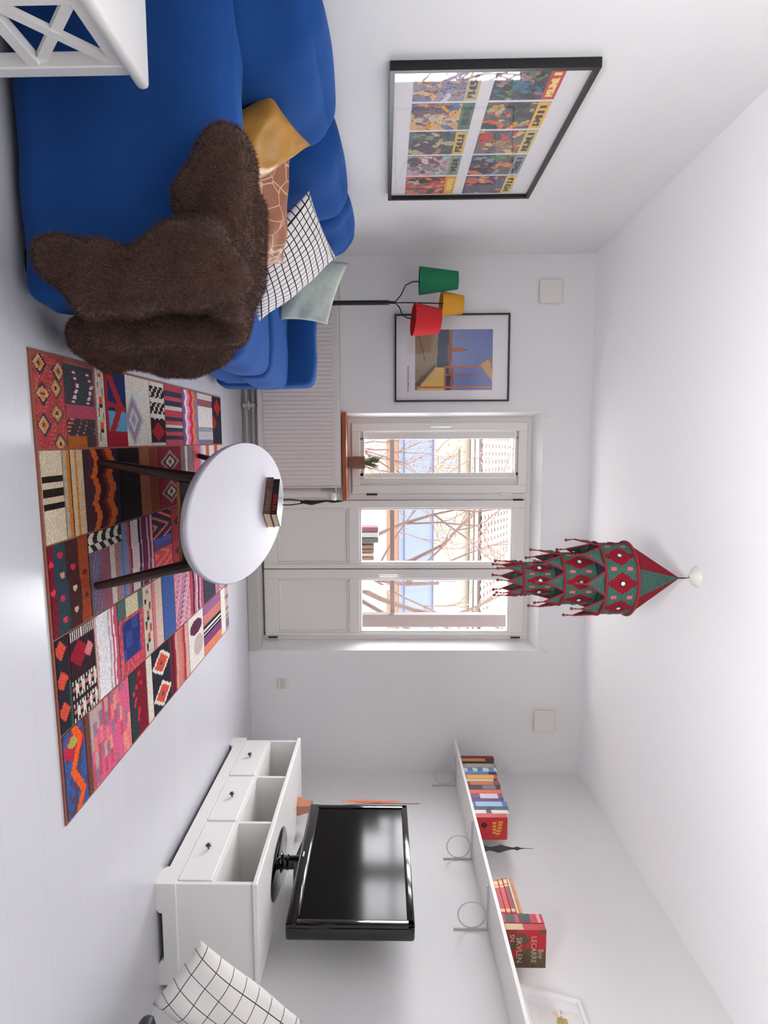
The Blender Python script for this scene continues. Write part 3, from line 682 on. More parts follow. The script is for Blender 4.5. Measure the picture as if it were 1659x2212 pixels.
# ---------------------------------------------------------------- patchwork rug
RCX, RCY, RW, RL, RA = .3773, 2.8529, 1.462, 2.0923, .032
rx = Vector((math.cos(RA), math.sin(RA), 0)); ry = Vector((-math.sin(RA), math.cos(RA), 0))
R0 = Vector((RCX, RCY, 0))-rx*RW/2-ry*RL/2
rug = thing('patchwork_rug', 'colourful patchwork kilim rug under the oval coffee table', 'rug', (RCX, RCY, 0))
m_back = mat('rug_border_brown', rgb(142, 84, 66), .9, bump=.3, bscale=200, var=.15, vscale=40)
bkm = MB(); bkm.prism([R0, R0+rx*RW, R0+rx*RW+ry*RL, R0+ry*RL], (0, 0, .006)); put('backing', bake(bkm.mesh('backing')), m_back, rug)
m_weave = mat('woven_wool', (1, 1, 1), .95, spec=.1, bump=.5, bscale=330, attr='Col', var=.34, vscale=150)
def seq(lst, x):
    for e, c in lst:
        if x <= e: return c
    return lst[-1][1]
def bands_t(l, wav=0): return lambda s, t: seq(l, t+wav*math.sin(s*9))
def bands_s(l, wav=0): return lambda s, t: seq(l, s+wav*math.sin(t*9))
def dia(s, t, cx, cy, rx_, ry_): return abs(s-cx)/rx_+abs(t-cy)/ry_
def tri(x): return abs((x % 1)*2-1)
def medallion(s, t):
    c = (168, 66, 70) if hsh(int(s*46), int(t*30)) > .25 else (196, 96, 84)
    for k, (x, y) in enumerate(((.10, .2), (.34, .72), (.42, .25), (.62, .70), (.75, .22), (.95, .75), (.15, .85))):
        d = dia(s, t, x, y, .13, .26)
        if d < 1: c = ((58, 58, 66), (200, 160, 120), (212, 120, 70), (70, 84, 74))[int(d*4) if k % 2 else 3-int(d*4)]
    return c
def zigs(s, t):
    if t > .94 or s < .05: return (150, 84, 84)
    if s < .50:
        for o in (.25, .72):
            if abs(t-o-.16*(1-abs(s-.27)/.2)) < .05 and .08 < s < .47: return (214, 190, 200) if int(s*60) % 2 else (120, 50, 66)
        return (62, 66, 72)
    if s < .66: return (168, 72, 92)
    if s < .86: return (206, 110, 90) if hsh(int(s*40), int(t*22)) > .86 else (66, 58, 64)
    return (168, 92, 44) if t < .6 else (70, 56, 60)
def flowerstrip(s, t):
    if abs(t-.5) < .34 and hsh(int(s*16), int(t*3)) > .55: return [(206, 84, 46), (40, 38, 44), (150, 60, 60)][int(s*9) % 3]
    return (196, 186, 170)
def bluearc(s, t):
    if t < .42:
        if .80 < s: return (150, 34, 46)
        if abs(t-.30+.55*abs(s-.45)) < .06 or t < .04 or abs(s-.42-.2*t) < .035: return (160, 44, 52)
        return (96, 150, 180) if s > .52 else (38, 48, 92)
    d = dia(s, t, .62, .58, .42, .26)
    if d < 1: return [(200, 110, 104), (130, 170, 200), (206, 196, 180), (110, 150, 186)][int(d*7) % 4]
    return (214, 206, 194)
def keyred(s, t):
    if s < .58:
        if int(s*16) % 4 == 0: return (214, 204, 190)
        return (206, 198, 186) if (int(t*9)+int(s*18)) % 3 == 0 else (40, 30, 36)
    return (164, 38, 50) if dia(s, t, .78, .5, .2, .6) < .8 else ((48, 36, 42) if s < .95 else (200, 192, 180))
def pinkzig(s, t):
    x = t+.10*tri(s*4)+.02*tri(s*28)
    return seq([(.22, (120, 96, 140)), (.36, (226, 214, 222)), (.52, (232, 120, 158)), (.70, (190, 52, 72)), (.84, (236, 124, 60)), (2, (140, 116, 150))], x)
def diamondk(base, cols, n=2, r=(.4, .45), jag=.06):
    def fn(s, t):
        for k in range(n):
            d = dia(s, t, (k+.5)/n, .5, r[0]/n*2*.5, r[1])+jag*tri(s*30)
            if d < 1: return cols[min(len(cols)-1, int(d*len(cols)))]
        return base
    return fn
def kilim(s, t):
    x = t+.12*tri(s*3)+.03*tri(s*12)
    return seq([(.30, (70, 42, 50)), (.45, (196, 92, 40)), (.62, (58, 30, 40)), (.72, (120, 40, 44)), (.9, (186, 88, 44)), (2, (48, 32, 48))], x)
def dotted(bd, dots):
    def fn(s, t):
        c = seq(bd, t+.02*math.sin(s*7))
        for k, (x, y, q) in enumerate(dots):
            if ((s-x)/.035)**2+((t-y)/.06)**2 < 1: c = q
        return c
    return fn
def curls(s, t):
    if s < .22:
        return (44, 40, 42) if (tri(t*4+.3*math.sin(s*20)) > .5) == (s < .13) else (206, 196, 180)
    x = t+.03*tri(s*22)
    return seq([(.10, (96, 92, 104)), (.32, (110, 110, 140) if hsh(int(s*40), int(t*40)) > .35 else (120, 70, 80)), (.62, (138, 84, 96)), (.76, (196, 184, 176)), (.88, (170, 112, 100)), (2, (120, 128, 160))], x)
def navyzig(s, t):
    if .42 < s < .58: return (74, 90, 160) if s < .5 else (96, 66, 110)
    if abs(((t+1.1*tri(s*2.2)) % .62)-.2) < .10: return (232, 104, 62)
    return (46, 48, 84) if s < .5 else (176, 70, 90)
def blacktri(s, t):
    for k, x in enumerate((.12, .45, .78)):
        if abs(t-.35) < .5*(1-abs(s-x)/.11) and abs(s-x) < .11: return (206, 78, 60)
    return (40, 40, 50) if t < .85 else ((60, 30, 44) if s < .5 else (44, 84, 70))
def key(s, t):
    if s < .12: return (206, 198, 188) if int(t*26) % 2 else (52, 34, 38)
    if s < .5: return (214, 120, 130) if dia(s, t, .3, .75, .12, .25) < .8 else ((150, 30, 46) if dia(s, t, .28, .35, .16, .4) < 1 else (54, 34, 40))
    a = int((s-.5)*24)
    if a % 6 == 0: return (52, 34, 38)
    if a % 6 in (1, 5): return (212, 204, 192) if (int(t*18)+a) % 2 else (60, 44, 46)
    return (212, 204, 192) if int(t*8) % 2 else ((190, 110, 110) if a % 6 == 3 else (40, 32, 36))
def blueframe(s, t):
    if .30 < s < .82 and .15 < t < .82: return (44, 56, 116) if hsh(int(s*9), int(t*4)) > .3 else (56, 76, 140)
    if s < .26: return (206, 196, 160) if .3 < t < .8 else (80, 110, 104)
    return (188, 66, 84) if hsh(int(s*20), int(t*20)) > .3 else (206, 98, 110)
def floral(s, t):
    return [(206, 140, 152), (196, 118, 136), (216, 170, 176), (112, 100, 150)][int(hsh(int(s*26), int(t*18))*3.35)]
def orangeblue(s, t):
    if abs(((t-.5)+.42*tri(s*1.6+.2)) % .9-.28) < .13: return (232, 92, 36)
    if dia(s, t, .16, .45, .14, .5) < .6: return (168, 164, 80)
    if dia(s, t, .22, .45, .18, .6) < 1: return (180, 44, 70)
    return (62, 88, 146) if hsh(int(s*14), int(t*10)) > .2 else (80, 66, 90)
def ikat(s, t):
    k = int(t*14); u = s*5+hsh(k, 9)*3; q = hsh(k, int(u))
    return [(214, 96, 132), (178, 158, 150), (222, 120, 126), (196, 78, 100), (150, 112, 132), (226, 146, 128)][int(q*6)]
def tufts(s, t):
    c = (48, 58, 64) if t < .42 else (120, 26, 42)
    for k in range(9):
        if ((s-hsh(k, 1))/.035)**2+((t-.15-.7*hsh(k, 2))/.07)**2 < 1: c = (214, 40, 66)
    return c
def orangemed(s, t):
    for cx in (.27, .78):
        d = dia(s, t, cx, .42, .2, .4)+.10*tri(t*12)
        if d < .25: return (70, 70, 120)
        if d < .85: return (206, 78, 56)
        if d < 1.15: return (222, 212, 198)
    return (40, 38, 50) if t < .8 else (92, 40, 58)
def ovals(s, t):
    if ((s-.25)/.14)**2+((t-.5)/.4)**2 < 1: return (92, 44, 70)
    if ((s-.62)/.2)**2+((t-.62)/.32)**2 < 1: return (188, 170, 164)
    return (222, 214, 204)
def stripes5(s, t):
    return seq([(.20, (150, 100, 140)), (.22, (232, 120, 84)), (.42, (228, 112, 80) if int(t*20) % 2 else (160, 130, 140)), (.47, (44, 44, 52)), (.52, (226, 220, 212)), (.56, (44, 44, 52)), (.60, (226, 220, 212)), (.64, (44, 44, 52)), (.82, (136, 60, 108) if int(t*16) % 2 else (112, 80, 130)), (1, (220, 128, 100))], s)
def keyend(s, t): return (228, 220, 208) if t < .55 else ((196, 166, 156) if hsh(int(s*20), 1) > .3 else (120, 120, 140))
cream = bands_s([(.27, (206, 190, 164)), (.34, (40, 34, 30)), (.42, (206, 190, 164)), (.49, (40, 34, 30)), (.57, (200, 180, 152)), (.64, (36, 30, 28)), (1, (210, 194, 168))])
beige = bands_t([(.18, (176, 160, 140)), (.30, (196, 120, 50)), (.36, (70, 44, 34)), (.58, (200, 176, 140)), (.68, (196, 124, 56)), (1, (196, 170, 136))])
pinknavy = bands_s([(.10, (184, 70, 84)), (.18, (60, 60, 80)), (.26, (190, 76, 90)), (.34, (56, 56, 74)), (.42, (200, 190, 184)), (.52, (190, 66, 80)), (.60, (56, 58, 76)), (.66, (196, 84, 96)), (.70, (206, 200, 192)), (.78, (64, 64, 84)), (.84, (190, 74, 88)), (.90, (60, 62, 80)), (1, (192, 80, 92))])
whiteblk = bands_s([(.12, (206, 198, 192)), (.25, (150, 90, 96)), (.66, (216, 208, 202)), (.74, (150, 146, 156)), (.90, (186, 180, 182)), (1, (124, 108, 132))])
reddia = lambda s, t: (168, 44, 40) if dia(s, t, .22, .55, .24, .5) < .8 or dia(s, t, .55, .1, .2, .4) < .8 else (46, 44, 54)
darkbands = dotted([(.12, (120, 30, 44)), (.42, (50, 66, 78)), (.74, (70, 40, 38)), (1, (150, 66, 38))], [(.12, .28, (206, 40, 70)), (.35, .3, (190, 150, 120)), (.6, .27, (200, 50, 74)), (.85, .3, (204, 60, 80)), (.3, .58, (196, 40, 70)), (.55, .6, (206, 180, 150)), (.8, .6, (200, 170, 150)), (.2, .06, (210, 60, 80)), (.5, .06, (212, 70, 90)), (.42, .88, (90, 40, 30)), (.7, .9, (90, 40, 30))])
purple3 = bands_t([(.16, (120, 128, 160)), (.22, (196, 70, 70)), (.26, (60, 56, 80)), (.50, (206, 186, 186)), (.58, (70, 34, 62)), (.61, (196, 180, 200)), (.80, (104, 40, 70)), (.84, (190, 172, 196)), (.92, (120, 44, 66)), (1, (200, 150, 160))], .015)
whitestr = bands_t([(.10, (206, 170, 168)), (.58, (224, 220, 222)), (.64, (170, 160, 168)), (.72, (222, 216, 218)), (.80, (196, 90, 110)), (.86, (226, 216, 218)), (1, (190, 80, 104))], .03)
COLS = [
 (0.0, .287, [(0, .178, medallion), (.178, .393, zigs), (.393, .466, flowerstrip), (.466, .899, bluearc), (.899, 1.081, keyred), (1.081, 1.334, pinknavy), (1.334, 1.593, pinkzig), (1.593, 1.886, whiteblk), (1.886, 2.092, reddia)]),
 (.287, .572, [(0, .133, cream), (.133, .269, beige), (.269, .551, kilim), (.551, .75, lambda s, t: (34, 26, 28)), (.75, .967, lambda s, t: (150, 88, 66) if t < .5 else (128, 62, 44)), (.967, 1.273, diamondk((132, 36, 48), [(60, 90, 110), (206, 180, 150), (90, 40, 50), (150, 130, 120)], 2)), (1.273, 1.478, bands_t([(.35, (130, 108, 108)), (.5, (216, 208, 202)), (1, (140, 120, 120))])), (1.478, 2.092, bands_t([(.22, (206, 96, 110)), (.3, (150, 180, 200)), (.4, (216, 200, 180)), (.5, (190, 90, 90)), (.68, (214, 208, 204)), (.8, (200, 90, 84)), (1, (210, 190, 176))]))]),
 (.572, .862, [(0, .261, darkbands), (.261, .535, curls), (.535, .854, purple3), (.854, 1.09, navyzig), (1.09, 1.50, diamondk((150, 52, 60), [(40, 50, 90), (216, 196, 170), (206, 96, 60), (60, 40, 50)], 2)), (1.50, 2.092, bands_t([(.2, (180, 80, 96)), (.5, (60, 60, 92)), (.6, (206, 196, 186)), (1, (150, 60, 70))]))]),
 (.862, 1.168, [(0, .09, blacktri), (.09, .263, key), (.263, .453, whitestr), (.453, .70, blueframe), (.70, .80, flowerstrip), (.80, .924, bands_t([(.3, (206, 120, 120)), (1, (206, 180, 166))])), (.924, 1.088, bands_t([(1, (64, 92, 150))])), (1.088, 1.329, floral), (1.329, 1.56, bands_t([(.16, (190, 70, 90)), (.3, (70, 50, 70)), (.45, (206, 120, 140)), (.52, (230, 214, 214)), (.68, (96, 60, 86)), (.8, (216, 150, 160)), (1, (176, 84, 110))], .03)), (1.56, 1.80, lambda s, t: (62, 62, 76)), (1.80, 2.092, floral)]),
 (1.168, 1.462, [(0, .150, orangeblue), (.150, .185, bands_s([(1, (110, 66, 60))])), (.185, .516, ikat), (.516, .693, tufts), (.693, .759, bands_t([(1, (216, 204, 190))])), (.759, 1.03, orangemed), (1.03, 1.264, bands_t([(.14, (140, 34, 46)), (.28, (206, 150, 140)), (.5, (196, 130, 110)), (.64, (190, 110, 110)), (.78, (176, 44, 60)), (1, (206, 160, 150))], .02)), (1.264, 1.528, ovals), (1.528, 1.90, stripes5), (1.90, 2.092, keyend)]),
]
G = .0035
for a0, a1, lst in COLS:
    for b0, b1, fn in lst:
        A0, A1, B0, B1 = a0+G+(.006 if a0 == 0 else 0), a1-G-(.006 if a1 > 1.4 else 0), b0+G+(.006 if b0 == 0 else 0), b1-G-(.006 if b1 > 2.08 else 0)
        O = R0+rx*A0+ry*B0+Vector((0, 0, .0055))
        paint('patch', O, rx*(A1-A0), ry*(B1-B0), 44, max(6, int((B1-B0)/.0066)), fn, m_weave, rug, .0035)

# ---------------------------------------------------------------- television bench
BX, BY, BW, BL, BH = 1.839, 2.5255, .49, 1.45, .45
bench = thing('tv_bench', 'white wooden television bench with three drawers and open niches', 'bench', (BX+BW/2, BY+BL/2, 0))
x0, x1, y0, y1 = BX+.012, BX+BW-.008, BY+.015, BY+BL-.015
MB().rbox((BX, BY, .428), (BX+BW, BY+BL, BH), .004).build('top', m_wood_white, bench)
for ya, yb_ in ((y0, y0+.022), (y1-.022, y1)): MB().rbox((x0, ya, .085), (x1, yb_, .428), .002, 1).build('side_panel', m_wood_white, bench)
MB().box((x1-.012, y0+.022, .085), (x1-.002, y1-.022, .428)).build('back_panel', m_wood_white, bench)
MB().box((x0+.004, y0+.022, .240), (x1-.012, y1-.022, .258)).build('inner_shelf', m_wood_white, bench)
def foot_outline(L0, L1, at):
    pts = [(L0, 0), (L0+.10, 0), (L0+.118, .014), (L0+.118, .026), (L1-.118, .026), (L1-.118, .014), (L1-.10, 0), (L1, 0), (L1, .088), (L0, .088)]
    return [at(p, z) for p, z in pts]
pl = MB(); pl.prism(foot_outline(BY+.002, BY+BL-.002, lambda p, z: (BX+.002, p, z)), (.02, 0, 0)); put('plinth_board', bake(pl.mesh('plinth_board')), m_wood_white, bench)
for yy in (BY+.002, BY+BL-.022):
    pl = MB(); pl.prism(foot_outline(BX+.0225, BX+BW-.004, lambda p, z: (p, yy, z)), (0, .02, 0)); put('plinth_board', bake(pl.mesh('plinth_board')), m_wood_white, bench)
cw = (y1-y0-.044-2*.018)/3
m_knob = mat('dark_pewter', rgb(92, 88, 84), .35, metal=.8)
for k in range(3):
    ya = y0+.022+k*(cw+.018)
    if k: MB().box((x0+.003, ya-.018, .088), (x1-.012, ya, .428)).build('divider', m_wood_white, bench)
    d = MB().rbox((x0-.004, ya+.002, .090), (x0+.016, ya+cw-.002, .239), .002, 1).build('drawer', m_wood_white, bench)
    MB().lathe([(.004, 0), (.005, .012), (.013, .016), (.014, .021), (.008, .027), (1e-5, .028)], n=16).xf(Matrix.Translation((x0-.004, ya+cw/2, .165)) @ Matrix.Rotation(math.radians(-90), 4, 'Y')).build('knob', m_knob, d, True)

# ---------------------------------------------------------------- television
tv = thing('television', 'black flat television on a round swivel stand upon the white bench', 'television', (2.09, 3.05, BH))
TY0, TY1, TZ0, TZ1, TX = 2.56, 3.53, .55, 1.14, 2.05
MB().rbox((TX+.012, TY0, TZ0+.01), (TX+.085, TY1, TZ1), .014, 3).build('housing', m_gloss_black, tv, True)
bz = MB(); w = .034
bz.rbox((TX, TY0, TZ0+.05), (TX+.02, TY0+w, TZ1), .006).rbox((TX, TY1-w, TZ0+.05), (TX+.02, TY1, TZ1), .006).rbox((TX, TY0, TZ1-w), (TX+.02, TY1, TZ1), .006).rbox((TX-.004, TY0, TZ0+.012), (TX+.02, TY1, TZ0+.066), .008)
bz.build('bezel', m_gloss_black, tv, True)
MB().box((TX+.007, TY0+w-.004, TZ0+.06), (TX+.012, TY1-w+.004, TZ1-w+.004)).build('screen', mat('dark_screen_glass', rgb(5, 4, 5), .12, spec=.15), tv)
lip = MB(); n = 20                           # curved lower lip
pts = [(TX+.03, TY0+.02+(TY1-TY0-.04)*i/n, TZ0+.016-.030*math.exp(-((i/n-.5)/.20)**2)) for i in range(n+1)]
lip.prism([(TX+.03, TY0+.02, TZ0+.03)]+pts+[(TX+.03, TY1-.02, TZ0+.03)], (.035, 0, 0)); put('lower_lip', bake(lip.mesh('lower_lip')), m_gloss_black, tv)
MB().tube([(TX-.0045, TY0+.05, TZ0+.068), (TX-.0045, TY1-.05, TZ0+.068)], .0012, 4).build('trim_line', mat('silver_line', rgb(150, 150, 156), .3, metal=.8), tv)
MB().box((TX-.005, 3.03, TZ0+.03), (TX-.0035, 3.07, TZ0+.038)).build('badge', mat('silver_badge', rgb(214, 214, 218), .4), tv)
MB().lathe([(.055, .008), (.05, .02), (.034, .028), (.034, .045), (.04, .05), (.034, .056), (.034, .13)], (2.10, 3.06, BH), 24).build('stand_neck', m_gloss_black, tv, True)
MB().lathe([(1.0, 0), (1.0, .004), (.93, .010), (.3, .016), (1e-5, .017)], (2.10, 3.06, BH), 48, .14, .235).build('stand_base', m_gloss_black, tv, True)

# copper pot with an orange flower behind the television
pot = thing('copper_pot', 'small copper pot with an orange leafed stem behind the television', 'pot', (2.215, 3.79, BH))
m_cop = mat('copper_glaze', rgb(206, 140, 108), .35, metal=.25)
MB().lathe([(.064, 0), (.064, .006), (.038, .085), (.042, .09), (.036, .092), (.030, .08), (1e-5, .08)], (2.215, 3.79, BH), 6).build('vase', m_cop, pot)
MB().tube([(2.215, 3.79, BH+.085), (2.205, 3.785, BH+.25), (2.19, 3.78, BH+.45), (2.18, 3.768, BH+.78)], .0025, 6).build('stem', mat('brown_stem', rgb(120, 90, 80), .7), pot, True)
m_or = mat('orange_leaf', rgb(214, 120, 80), .6)
for (py, pz_, a) in ((3.785, BH+.36, .5), (3.78, BH+.45, .2), (3.775, BH+.54, .3)):
    lf = MB(); P0 = Vector((2.18, py, pz_-.10)); P1 = Vector((2.16, py-.02, pz_+.14)); sd = Vector((.3, .9, .1)).normalized()*.022
    mid1, mid2 = P0.lerp(P1, .35), P0.lerp(P1, .7)
    lf.add([P0, mid1-sd, mid1+sd+Vector((-.006, 0, 0)), mid2-sd*.8, mid2+sd*.8+Vector((-.006, 0, 0)), P1, mid1+Vector((.006, 0, 0)), mid2+Vector((.006, 0, 0))], [(0, 1, 6), (0, 6, 2), (1, 3, 7, 6), (6, 7, 4, 2), (3, 5, 7), (7, 5, 4)])
    lf.build('leaf', m_or, pot, 'all')

# ---------------------------------------------------------------- wall shelf
ZS, SF = 1.530, 2.098; ZT = ZS+.018
for (ya, yb_, lb) in ((3.662, 4.50, 'white wall shelf board near the window wall holding the coloured book row'), (1.70, 3.658, 'long white wall shelf board nearer the viewpoint above the television')):
    t = thing('shelf_board', lb, 'shelf', (2.23, (ya+yb_)/2, ZS), 'white wall shelf boards')
    MB().rbox((SF, ya, ZS), (XR-.0005, yb_, ZT), .002, 1).build('board', m_wood_white, t)
    MB().rbox((SF-.0015, ya, ZS+.001), (SF, yb_, ZT-.001), .0006, 1).build('front_edge', m_wood_white, t)
m_wire = mat('white_wire', rgb(206, 203, 204), .35)
for yy, lb in ((4.342, 'white wire ring shelf bracket nearest the window wall'), (3.497, 'white wire ring shelf bracket above the television middle'), (2.936, 'white wire ring shelf bracket nearest the viewpoint')):
    t = thing('shelf_bracket', lb, 'bracket', (XR-.01, yy, ZS-.17), 'wire ring shelf brackets')
    MB().tube([(XR-.006, yy, ZS-.175), (XR-.006, yy, ZS-.001)], .0045, 8).build('wall_rod', m_wire, t, True)
    MB().tube([(XR-.006, yy, ZS-.006), (SF+.03, yy, ZS-.006)], .0045, 8).build('arm_rod', m_wire, t, True)
    n = 32; cx_, cz_, r_ = XR-.006-.0045-.0715, ZS-.012-.0715, .070
    MB().tube([(cx_+r_*math.cos(2*math.pi*i/n), yy, cz_+r_*math.sin(2*math.pi*i/n)) for i in range(n+1)], .0035, 8, False).build('ring', m_wire, t, True)

# ---------------------------------------------------------------- books on the shelf
def spine_book(label, ya, th, h, col, dep=.165, xf=2.112, stripes=(), zt=ZT, grp='row of standing books on the wall shelf', tilt=0):
    t = thing('shelf_book', label, 'book', (xf+dep/2, ya+th/2, zt), grp)
    cm = mat('cover_%d_%d_%d' % col, rgb(*col), .5, var=.12, vscale=60)
    cv = MB(); cv.rbox((xf, ya, zt), (xf+.004, ya+th, zt+h), .0015, 1).box((xf+.003, ya, zt), (xf+dep, ya+.0025, zt+h)).box((xf+.003, ya+th-.0025, zt), (xf+dep, ya+th, zt+h))
    cv.build('cover', cm, t)
    MB().box((xf+.004, ya+.0026, zt+.003), (xf+dep-.004, ya+th-.0026, zt+h-.003)).build('pages', m_paper, t)
    for (z0, z1, c2) in stripes:
        MB().box((xf-.0006, ya+.0015, zt+h*z0), (xf+.0005, ya+th-.0015, zt+h*z1)).build('spine_band', mat('print_%d_%d_%d' % c2, rgb(*c2), .5), t)
    return t
ROW = [('maroon', (112, 34, 44), .237, .036, [(.82, .97, (150, 30, 44))]), ('black and amber striped', (60, 36, 36), .228, .040, [(.02, .75, (196, 130, 60))]), ('thin black', (32, 30, 34), .222, .026, []),
       ('grey green', (142, 144, 136), .232, .052, [(.1, .9, (160, 160, 150))]), ('pale blue and white', (206, 208, 204), .226, .048, [(.12, .28, (70, 130, 190)), (.42, .58, (70, 130, 190)), (.76, .92, (80, 140, 196))]),
       ('slate blue', (96, 126, 164), .218, .038, [(.75, .98, (40, 40, 48))]), ('red and yellow', (206, 70, 54), .212, .046, [(.05, .9, (232, 170, 80))]), ('cream and black', (214, 190, 150), .205, .030, [(.88, .99, (40, 36, 36))]),
       ('brown', (120, 62, 54), .214, .044, [(.1, .8, (190, 104, 70))]), ('black and grey', (34, 30, 32), .208, .046, [(.45, .85, (110, 108, 112))]), ('bright orange', (216, 92, 52), .206, .044, []),
       ('purple and white', (110, 62, 120), .204, .054, [(.3, .85, (206, 190, 206))]), ('deep violet', (84, 46, 84), .200, .028, []), ('blue and white', (66, 106, 168), .214, .052, [(.1, .85, (150, 180, 214))]),
       ('dark teal', (44, 66, 82), .211, .030, [(.4, .6, (30, 34, 40))]), ('white paper backed', (222, 214, 208), .206, .036, [(.35, .5, (60, 60, 66))])]
yy = 4.285
for nm, col, h, th, st in ROW:
    th *= 1.13; yy -= th
    spine_book('%s spined book in the far shelf row' % nm, yy, th-.0015, h, col, .15+.03*hsh(yy), stripes=st)
yy -= .05
rb_ = spine_book('red book with yellow lettering at the near end of the far row', yy+.006, .042, .187, (196, 40, 46), .14)
m_yel = mat('yellow_print', rgb(226, 160, 60), .5)
cv = MB()
cv.tube([(2.125+.11*i/12, yy+.0052, ZT+.118+.035*math.sin(i/12*3.14)) for i in range(13)], .0012, 4)
for k in range(5): cv.box((2.135+.018*k, yy+.0045, ZT+.135-.004*k), (2.147+.018*k, yy+.0058, ZT+.160-.004*k))
for k in range(4): cv.box((2.140+.02*k, yy+.0045, ZT+.10), (2.153+.02*k, yy+.0058, ZT+.122))
cv.build('lettering', m_yel, rb_)
MB().lathe([(.018, 0), (.018, .001), (1e-5, .0012)], n=14).xf(Matrix.Translation((2.16, yy+.0060, ZT+.05)) @ Matrix.Rotation(math.radians(90), 4, 'X')).build('emblem', mat('dark_red_print', rgb(84, 14, 22), .5), rb_)

# black figure on the shelf
sf = thing('shelf_figurine', 'slim black waisted figurine standing on the shelf between the books', 'figurine', (2.16, 3.285, ZT))
MB().lathe([(.020, 0), (.021, .01), (.013, .035), (.012, .05), (.022, .085), (.023, .10), (.012, .135), (.006, .165), (.005, .18), (.009, .19), (.010, .20), (.004, .215), (.0018, .235), (.001, .29)], (2.16, 3.285, ZT), 20).build('body', mat('dark_bronze', rgb(44, 46, 48), .4), sf, True)
MB().lathe([(.024, 0), (.024, .005), (.02, .007)], (2.16, 3.285, ZT), 20).build('foot', m_black, sf, True)

# lying stack of books
LY = [('lower red and gold', (182, 40, 46), .026, .235), ('second red and gold', (206, 62, 58), .024, .24), ('upper dark red and gold', (150, 36, 44), .024, .25), ('white speckled', (212, 200, 180), .012, .24), ('thin orange', (214, 128, 66), .015, .245)]
z_ = ZT+.0002
for k, (nm, col, h, L_) in enumerate(LY):
    t = thing('lying_book', '%s book in the lying stack on the shelf' % nm, 'book', (2.19, 2.85, z_), 'lying stack of books on the wall shelf')
    ya = 2.715; cm = mat('cover_%d_%d_%d' % col, rgb(*col), .5, var=.15, vscale=50)
    c_ = MB(); c_.rbox((2.108, ya, z_), (2.115, ya+L_, z_+h), .002, 1).box((2.112, ya, z_), (2.27, ya+L_, z_+.002)).box((2.112, ya, z_+h-.002), (2.27, ya+L_, z_+h)); c_.build('cover', cm, t)
    MB().box((2.115, ya+.003, z_+.0021), (2.266, ya+L_-.003, z_+h-.0021)).build('pages', m_paper, t)
    if k < 3:
        for f0, f1 in ((.04, .12), (.74, .80), (.82, .95)): MB().box((2.1074, ya+L_*f0, z_+.003), (2.1085, ya+L_*f1, z_+h-.003)).build('gilt_band', mat('gilt', rgb(222, 176, 110), .4), t)
    z_ += h+.0003
b1 = spine_book('red and black spined book standing against the lying stack', 2.650, .058, .186, (190, 44, 54), .17, 2.104, [(.06, .30, (52, 48, 52)), (.40, .68, (52, 48, 52)), (.85, .93, (222, 150, 150))], grp='standing pair of books')
b2 = spine_book('red and brown book facing the room with pale title lettering', 2.606, .040, .184, (186, 40, 44), .185, 2.104, [(.02, .45, (206, 176, 130))], grp='standing pair of books')
def cover2(s, t):
    brown = t < .30-.35*(s-.5)+.10*math.sin(7*s) and s > .08 or s > .70-.25*t+.1*math.sin(9*t) or (dia(s, t, .27, .42, .16, .22) < 1) or (t > .86 and s < .12)
    c = (92, 74, 52) if brown else (178, 34, 40)
    if t < .28 and s < .35: c = (130, 44, 44)
    j = (hsh(int(s*50), int(t*50))-.5)*14
    return [max(0, min(255, v+j)) for v in c]
paint('front_cover', (2.104, 2.6062, ZT+.001), (.184, 0, 0), (0, 0, .182), 44, 44, cover2, m_print, b2, .0008)
m_pale = mat('pale_print', rgb(190, 170, 156), .6)
for body, sz, cx_, cz_, sx in (('Boy', .034, .115, .160, .9), ('LECARRE', .034, .095, .128, .95), ('SKVLEN', .036, .098, .062, 1.0), ('SN', .030, .040, .030, 1.0)):
    text('lettering', body, sz, frame_mx((2.104+cx_, 2.6050, ZT+cz_), (1, 0, 0), (0, 0, 1)), m_pale, b2, .0002, sx)

# leaning framed print at the near end of the shelf
A0 = Vector((2.268, 2.01, ZT+.001)); e1 = Vector((0, .48, 0)); e2 = Vector((.082, 0, .297)); nn = e1.cross(e2).normalized()
if nn.x > 0: nn = -nn
lp = picture_frame('leaning_print', 'white framed floral print leaning on the wall above the shelf', 'picture', A0, e1, e2, nn, .016, .016, m_wood_white)
def flowers(s, t):
    c = (224, 220, 214)
    for k, (x, y, r, q) in enumerate(((.80, .58, .09, (170, 156, 84)), (.72, .56, .07, (184, 170, 100)), (.84, .66, .05, (190, 150, 90)), (.64, .66, .07, (232, 176, 150)), (.90, .5, .05, (226, 190, 180)), (.5, .45, .10, (180, 196, 160)), (.35, .6, .12, (226, 160, 140)), (.3, .3, .12, (170, 150, 190)))):
        if (s-x)**2+(t-y)**2 < r*r*(.7+.5*hsh(int(s*40), int(t*30))): c = q
    if abs(t-.30-.35*s) < .012 and s > .3: c = (176, 140, 120)
    return c
u1, u2 = e1.normalized(), e2.normalized()
# unit square runs from the near edge (s=0) to the far edge (s=1)
paint('print', A0+u1*.07+u2*.06+nn*.0076+u1*(.34), -u1*.34, u2*.225, 40, 34, lambda s, t: flowers(1-s, t), m_print, lp, .0008)
